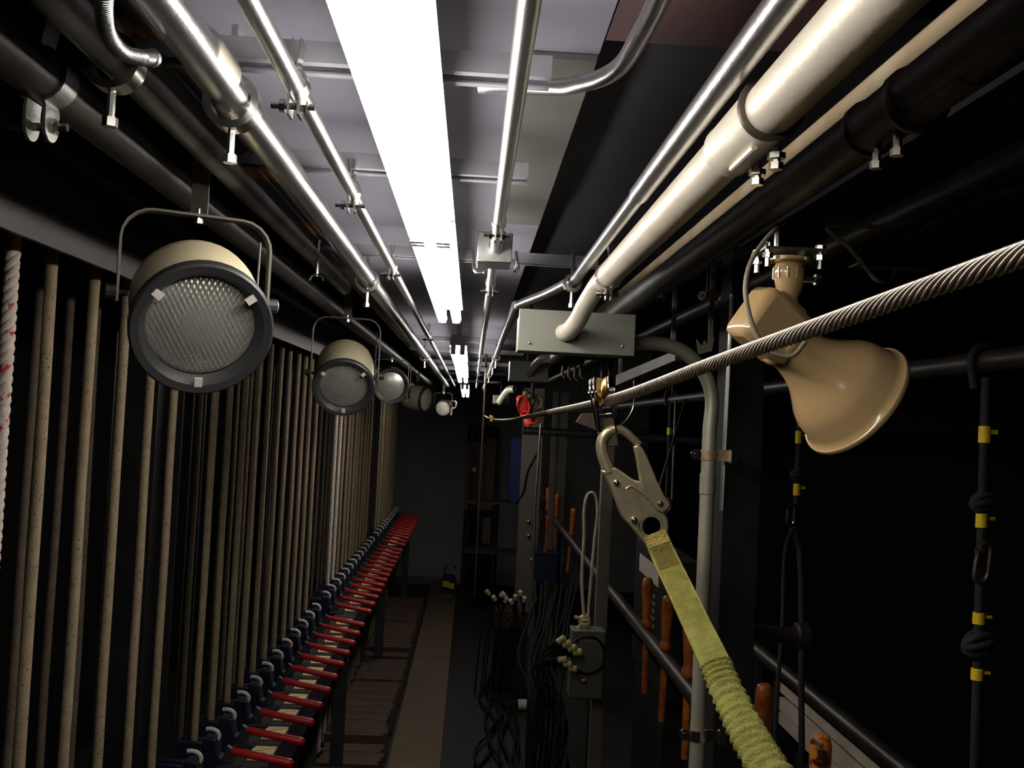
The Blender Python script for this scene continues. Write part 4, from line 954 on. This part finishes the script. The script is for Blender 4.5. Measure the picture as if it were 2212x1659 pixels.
# multi-connector breakouts
def plug(p, d, r, L, mA, mB, label, grp):
    p = Vector(p); d = Vector(d).normalized(); t = thing('cable_plug', p, label, 'plug', grp)
    MB().lathe(p, d, [(r*.6, -.05), (r*.7, -.01), (r, 0), (r, L*.4)], 10).build('plug_body', mA, t); MB().tube(bez([p - d*.04, p - d*.10 + Vector((0, 0, -.04)), Vector((p.x - .05, p.y+.05, p.z-.25)), Vector((p.x - .08, p.y+.1, .01))], 5), r*.4, 6).build('plug_lead', 'cable_black', t); MB().lathe(p + d*L*.4, d, [(r*1.05, 0), (r*1.05, L*.6), (r*.6, L*.6+.004)], 10).build('plug_collar', mB, t)
    return t
for i in range(7):
    u = 1196 + (i % 4)*11; v = 1392 + (i//4)*34 + (i % 4)*7
    plug(at(u, v, Y=4.35), (.7, -.3, .55 - .1*i), .014, .06, 'cable_black', 'plug_yellow', 'black plug with a pale yellow collar in the bunch beside the tall gray box', 'plugs bunched beside the tall gray box')
for i in range(9):
    plug(at(1060 + i*9 + (i % 2)*3, 1288 + (i*13 % 22), Y=7.2), (random.uniform(-.6, .6), -.4, .7), .016, .06, 'cable_black', 'plug_white' if i % 3 else 'plug_yellow', 'small pale-tipped plug on the brown crate', 'plugs on the brown crate')
a = at(1072, 1318, Y=7.3); b = at(1140, 1360, Y=7.3)
cr = thing('crate', ((a.x+b.x)/2, 7.4, 0), 'brown crate heaped with cable plugs', 'crate')
for k in range(3):
    z0 = b.z + (a.z-b.z)*k/3; MB().box((a.x, 7.3, z0+.004), (b.x, 7.32, z0+(a.z-b.z)/3-.004)).build('slat', 'crate', cr, smooth=0)
MB().box((a.x, 7.32, 0.0), (b.x, 7.55, b.z)).build('crate_stand', 'black_paint', cr, smooth=0)
MB().box((a.x, 7.32, b.z), (a.x+.02, 7.55, a.z-.01)).box((b.x-.02, 7.32, b.z), (b.x, 7.55, a.z-.01)).box((a.x, 7.53, b.z), (b.x, 7.55, a.z-.01)).build('crate_side', 'crate', cr, smooth=0)
# white-banded connector on the floor
p = at(1118, 1522, Z=.05); q = at(1156, 1522, Z=.05)
bc = thing('banded_connector', p, 'black connector with two white bands lying among the floor cables', 'connector')
d = (q-p).normalized(); L_ = (q-p).length
cbd = MB().lathe(p, d, [(.012, -.10), (.03, -.04), (.034, 0), (.034, L_), (.02, L_+.05), (.012, L_+.10)], 14).build('connector_body', 'cable_black', bc)
MB().lathe(p, d, [(.0345, 0), (.037, .002), (.037, L_*.50), (.0345, L_*.52)], 14).build('white_band', 'plug_white', cbd); MB().lathe(p + d*L_*.64, d, [(.0345, 0), (.036, .002), (.036, L_*.34), (.0345, L_*.36)], 14).build('white_band', 'plug_white', cbd)
# floor cables
for i in range(16):
    x0 = .12 + .035*i + random.uniform(-.02, .02); y0 = 4.6 + random.uniform(-.3, .6); pts = []
    for k in range(6):
        pts.append((x0 + random.uniform(-.07, .07) + .02*k, y0 + k*.55, .012 + (i % 3)*.012 + random.uniform(0, .02)))
    tag(MB().tube(bez(pts, 5), random.choice((.008, .010, .012)), 7).build('floor_cable', 'cable_black', smooth=70), 'black power cable snaking along the walkway floor under the pin rail', 'cable', 'black cables on the floor')
for i in range(9):
    u = 1130 + i*11; pts = [at(u+30, 1270 + random.uniform(-20, 20), Y=6.3), at(u + random.uniform(0, 25), 1340, Y=6.1), at(u + random.uniform(-12, 12), 1420, Y=5.9), at(u + random.uniform(-30, 20), 1500, Y=5.7)]
    pts.append(Vector((pts[-1].x, 5.6, .03)))
    tag(MB().tube(bez(pts, 5), .011, 7).build('hanging_cable', 'cable_black', smooth=70), 'black cable drooping to the floor below the blue bin', 'cable', 'black cables hanging below the blue bin')

# ================================================================== FAR END CLUTTER
a = at(1012, 905, Y=11.6); b = at(1062, 1180, Y=11.6)
lk = thing('locker', (a.x, 11.6, 0), 'tall brown cabinet with a round lock against the far wall', 'cabinet')
MB().box((a.x, 11.62, 0), (b.x, 11.95, 1.95)).build('cabinet_body', 'black_paint', lk, smooth=0)
cdr = MB().box((a.x+.005, 11.6, .95), (b.x-.13, 11.62, 1.75)).build('cabinet_door', 'brown_panel', lk, smooth=0); MB().box((b.x-.12, 11.6, .95), (b.x-.005, 11.62, 1.8)).build('cabinet_door', 'brown_panel', lk, smooth=0)
MB().box((b.x-.12, 11.6, .55), (b.x-.02, 11.62, .86)).build('cabinet_door', 'brown_panel', lk, smooth=0)
MB().lathe(at(1023, 1014, Y=11.6), (0, -1, 0), [(.03, 0), (.03, .02), (.012, .02), (.012, .04)], 14).build('lock_knob', 'zinc', cdr)
a = at(1010, 1080, Y=10.2); b = at(1130, 1260, Y=10.2)
sf = thing('shelf_rack', (a.x, 10.2, 0), 'black open shelf rack in front of the brown cabinet', 'shelf')
for v in (1080, 1186):
    z = at(1030, v, Y=10.2).z; MB().box((a.x, 10.0, z-.02), (b.x, 10.4, z)).build('shelf_board', 'black_satin', sf, smooth=0)
for x in (a.x, b.x-.03, (a.x+b.x)/2):
    MB().box((x, 10.38, 0), (x+.03, 10.4, 1.9)).build('rack_upright', 'black_paint', sf, smooth=0)
a = at(1104, 945, Y=10.05); b = at(1128, 1078, Y=10.05); b.z = at(1030, 1080, Y=10.2).z
o = MB().box((a.x, 10.05, b.z), (b.x, 10.13, a.z)).build('padded_mat', 'blue_panel', bevel=.012); tag(o, 'tall deep blue padded panel standing on the shelf rack', 'panel')
a = at(1130, 925, Y=9.3); b = at(1166, 1080, Y=9.3)
gp = thing('gray_column', ((a.x+b.x)/2, 9.3, 0), 'wide pale gray steel column near the far wall', 'column')
cfc = MB().box((a.x, 9.3, 0), (b.x, 9.32, H+.3)).build('column_face', 'gray_post', gp, smooth=0); MB().box((a.x, 9.32, 0), (a.x+.02, 9.46, H+.3)).box((b.x-.02, 9.32, 0), (b.x, 9.46, H+.3)).build('column_flange', 'gray_post', gp, smooth=0)
for v in (1127, 1158, 1210): MB().lathe(at(1142 + (v > 1200)*6, v, Y=9.3), (0, -1, 0), [(.018, 0), (.018, .012), (.006, .016)], 10).build('column_bolt', 'zinc', cfc)
a = at(1192, 930, Y=8.4); b = at(1218, 1100, Y=8.4)
o = MB().box((a.x, 8.4, 0), (a.x+.045, 8.42, H+.25)).box((b.x-.05, 8.4, 0), (b.x, 8.42, H+.25)).box((a.x+.045, 8.41, 0), (b.x-.05, 8.42, H+.25)).build('gray_column', 'gray_post', smooth=0); tag(o, 'narrow gray grooved column behind the far belaying pins', 'column')
o = MB().tube([at(1168, 915, Y=6.8), at(1156, 1080, Y=6.8), Vector((at(1156, 1250, Y=6.8).x, 6.8, 0))], .010, 10).build('upright_rod', 'emt_dull'); tag(o, 'bright upright rod in front of the wide gray column', 'rod')
o = MB().tube(bez([at(1160, 980, Y=8.9), at(1140, 1020, Y=8.9), at(1132, 1060, Y=8.9), at(1122, 1078, Y=8.9), at(1110, 1088, Y=8.9)], 6), .012, 8).build('wall_cable', 'cable_black', smooth=70); tag(o, 'black cable crossing the wide gray column', 'cable')
# black cross pipe
o = MB().tube([at(1130, 930, Y=7.4), at(1310, 940, Y=7.35), Vector((2.2, 7.25, at(1310, 940, Y=7.2).z-.02))], .03, 12).build('cross_pipe', 'black_satin'); tag(o, 'black crosswise pipe behind the trolley pulley', 'pipe')
c = at(1268, 905, Y=5.2)
o = MB().prism([at(u, v, Y=5.2) for u, v in ((1245, 912), (1258, 893), (1300, 890), (1304, 940), (1285, 928))], (0, .05, 0)).tube([c + Vector((.04, .02, 0)), Vector((c.x+.04, c.y+.02, over(c.x+.04)))], .006, 8).build('gray_shade', 'brown_panel', smooth=0); tag(o, 'flat gray angled plate behind the trolley pulley', 'plate')
# red bundle
c = at(1138, 882, Y=6.0)
rb = thing('strap_bundle', at(1140, 920, Y=6.0), 'red and tan strap bundle hanging under the ceiling near the far boxes', 'strap bundle')
def hoop(c_, r1, r2, ang, m_, nm, w_=.03):
    pts = [c_ + Vector((math.cos(q)*r1*math.cos(ang) - math.sin(q)*r2*math.sin(ang), .03*math.sin(2*q), math.cos(q)*r1*math.sin(ang) + math.sin(q)*r2*math.cos(ang))) for q in [2*math.pi*k/20 for k in range(21)]]
    MB().ribbon(pts, (0, 1, .2), w_, .008).build(nm, m_, rb, smooth=60)
hoop(at(1130, 876, Y=6.0), .035, .055, .3, 'red_strap', 'red_loop', .05); hoop(at(1143, 900, Y=6.02), .05, .028, -.6, 'red_strap', 'red_loop', .05); hoop(at(1150, 872, Y=6.05), .06, .045, .8, 'tan_pad', 'tan_loop', .06); hoop(at(1152, 895, Y=6.06), .055, .035, -.3, 'tan_pad', 'tan_loop', .06); hoop(at(1140, 862, Y=6.04), .03, .045, .1, 'tan_pad', 'tan_loop', .05)
MB().ball(at(1130, 872, Y=6.0), .045, 10, .9, .7, 1.2).build('red_pad', 'red_strap', rb); MB().ball(at(1142, 910, Y=6.0), .032, 10, .8, .7, 1.3).build('red_pad', 'red_strap', rb)
MB().ball(at(1152, 882, Y=6.05), .055, 10, .8, .8, 1.3).build('tan_pad', 'tan_pad', rb)
MB().tube([at(1150, 860, Y=6.0), at(1152, 830, Y=6.0) + Vector((0, 0, .1))], .012, 8).build('hang_strap', 'cable_black', rb)
# rope coils over the far pins
for i, (u, Y) in enumerate(((1166, 9.6), (1174, 9.66))):
    pts = [Vector((XP, Y, ZP+.12)), at(u-2, 1100, Y=Y), at(u-7, 1130, Y=Y), at(u-7, 1175, Y=Y), at(u-10, 1205, Y=Y)]
    tag(MB().tube(bez(pts, 6), .014, 8).build('rope_tail', 'rope_cream', smooth=70), ('outer' if i == 0 else 'inner') + ' faded rope tail hanging off the far belaying pins', 'rope')
# blue bin
a = at(1158, 1194, Y=7.72); b = at(1206, 1256, Y=7.72); b.x = XP - .032
bb = thing('blue_bin', ((a.x+b.x)/2, 7.820, b.z), 'dark blue plastic bin hung on the pin rail', 'bin')
m = MB(); m.box((a.x, 7.720, b.z), (b.x, 7.730, a.z)).box((a.x, 7.870, b.z), (b.x, 7.880, a.z)).box((a.x, 7.730, b.z), (a.x+.01, 7.870, a.z)).box((b.x-.01, 7.730, b.z), (b.x, 7.870, a.z)).box((a.x+.01, 7.730, b.z), (b.x-.01, 7.870, b.z+.01)); m.build('bin_wall', 'blue_plastic', bb, smooth=0)
m = MB().box((a.x-.01, 7.720, a.z-.012), (a.x-.001, 7.880, a.z+.006)).box((a.x-.01, 7.705, a.z-.012), (b.x+.01, 7.720, a.z+.006)).box((a.x-.01, 7.880, a.z-.012), (b.x+.01, 7.895, a.z+.006)); m.build('bin_lip', 'blue_plastic', bb, smooth=0)
MB().ribbon([(XP-.034, 7.8, a.z-.05), (XP-.032, 7.8, ZP), (XP-.02, 7.8, ZP+.026), (XP, 7.8, ZP+.034), (XP+.02, 7.8, ZP+.026), (XP+.033, 7.8, ZP-.01)], (0, 1, 0), .03, .004).build('bin_hook', 'blue_plastic', bb)
p = at(1178, 1192, Y=7.800)
ot = thing('orange_tool', p - Vector((0, 0, .1)), 'orange-handled tool standing in the blue bin', 'tool'); MB().tube([p - Vector((0, 0, .08)), p + Vector((0, 0, .05))], .013, 10).build('tool_grip', 'pin_wood', ot); MB().tube([p + Vector((0, 0, .05)), p + Vector((-.002, 0, .12)), p + Vector((.008, 0, .28))], .005, 8).tube([p + Vector((0, 0, .05)), p + Vector((.016, 0, .14)), p + Vector((.026, 0, .28))], .005, 8).build('tool_shank', 'pin_wood', ot)
# boom stand and small dark lamp with yellow tape
bs = thing('boom_stand', (at(985, 1250, Y=10.6).x, 10.6, 0), 'thin gray boom stand leaning before the far wall', 'stand')
MB().tube([at(1033, 1075, Y=10.6), at(1000, 1195, Y=10.6)], .009, 8).build('boom_arm', 'dark_steel', bs); MB().tube([at(1003, 1180, Y=10.6), Vector((at(1003, 1180, Y=10.6).x, 10.6, 0))], .011, 8).build('stand_pole', 'dark_steel', bs)
for k in range(3):
    a_ = k*2.1+.4; q0 = Vector((at(1003, 1180, Y=10.6).x, 10.6, .18)); MB().tube([q0, q0 + Vector((math.cos(a_)*.2, math.sin(a_)*.2, -.175))], .008, 8).build('stand_leg', 'dark_steel', bs)
p = at(970, 1262, Z=.12)
p.y = min(p.y, 11.3)
fd = thing('floor_lamp_head', Vector((p.x, p.y, .03)), 'small black floor unit with a yellow tape patch at the end of the walkway board', 'lamp')
MB().lathe(Vector((p.x, p.y, .03)), (0, 0, 1), [(.10, 0), (.10, .02), (.04, .03), (.04, .06), (.075, .07), (.075, .17), (.05, .20)], 16).build('lamp_housing', 'can_black', fd)
MB().box((p.x-.07, p.y-.085, .10), (p.x+.0, p.y-.074, .17)).box((p.x+.0, p.y-.085, .085), (p.x+.06, p.y-.074, .145)).build('tape_patch', 'yellow_tape', fd, smooth=0)
MB().tube(bez([Vector((p.x-.06, p.y, .2)), Vector((p.x-.05, p.y, .32)), Vector((p.x+.02, p.y, .36)), Vector((p.x+.07, p.y, .30))], 5), .008, 8).build('lamp_handle', 'dark_steel', fd)
# labelled case leaning behind the webbing
a = at(1342, 1185, Y=4.6); b = at(1392, 1300, Y=4.6)
cs = thing('slotted_case', Vector((a.x, 4.6, b.z)), 'dark case with a pale label strip behind the belaying pins', 'case')
MB().box((XP+.07, 3.95, .92), (XP+.20, 4.75, 1.50)).build('case_body', 'black_paint', cs, bevel=.006)
MB().box((XP+.066, 4.15, 1.36), (XP+.07, 4.62, 1.44)).build('label_strip', 'label_white', cs, smooth=0)
for k in range(7): MB().box((XP+.066, 4.2, 1.30-.032*k), (XP+.07, 4.5, 1.312-.032*k)).build('vent_slot', 'gray_post', cs, smooth=0)
MB().box((XP+.08, 4.0, 0), (XP+.19, 4.7, .92)).build('case_stand', 'black_paint', cs, smooth=0)
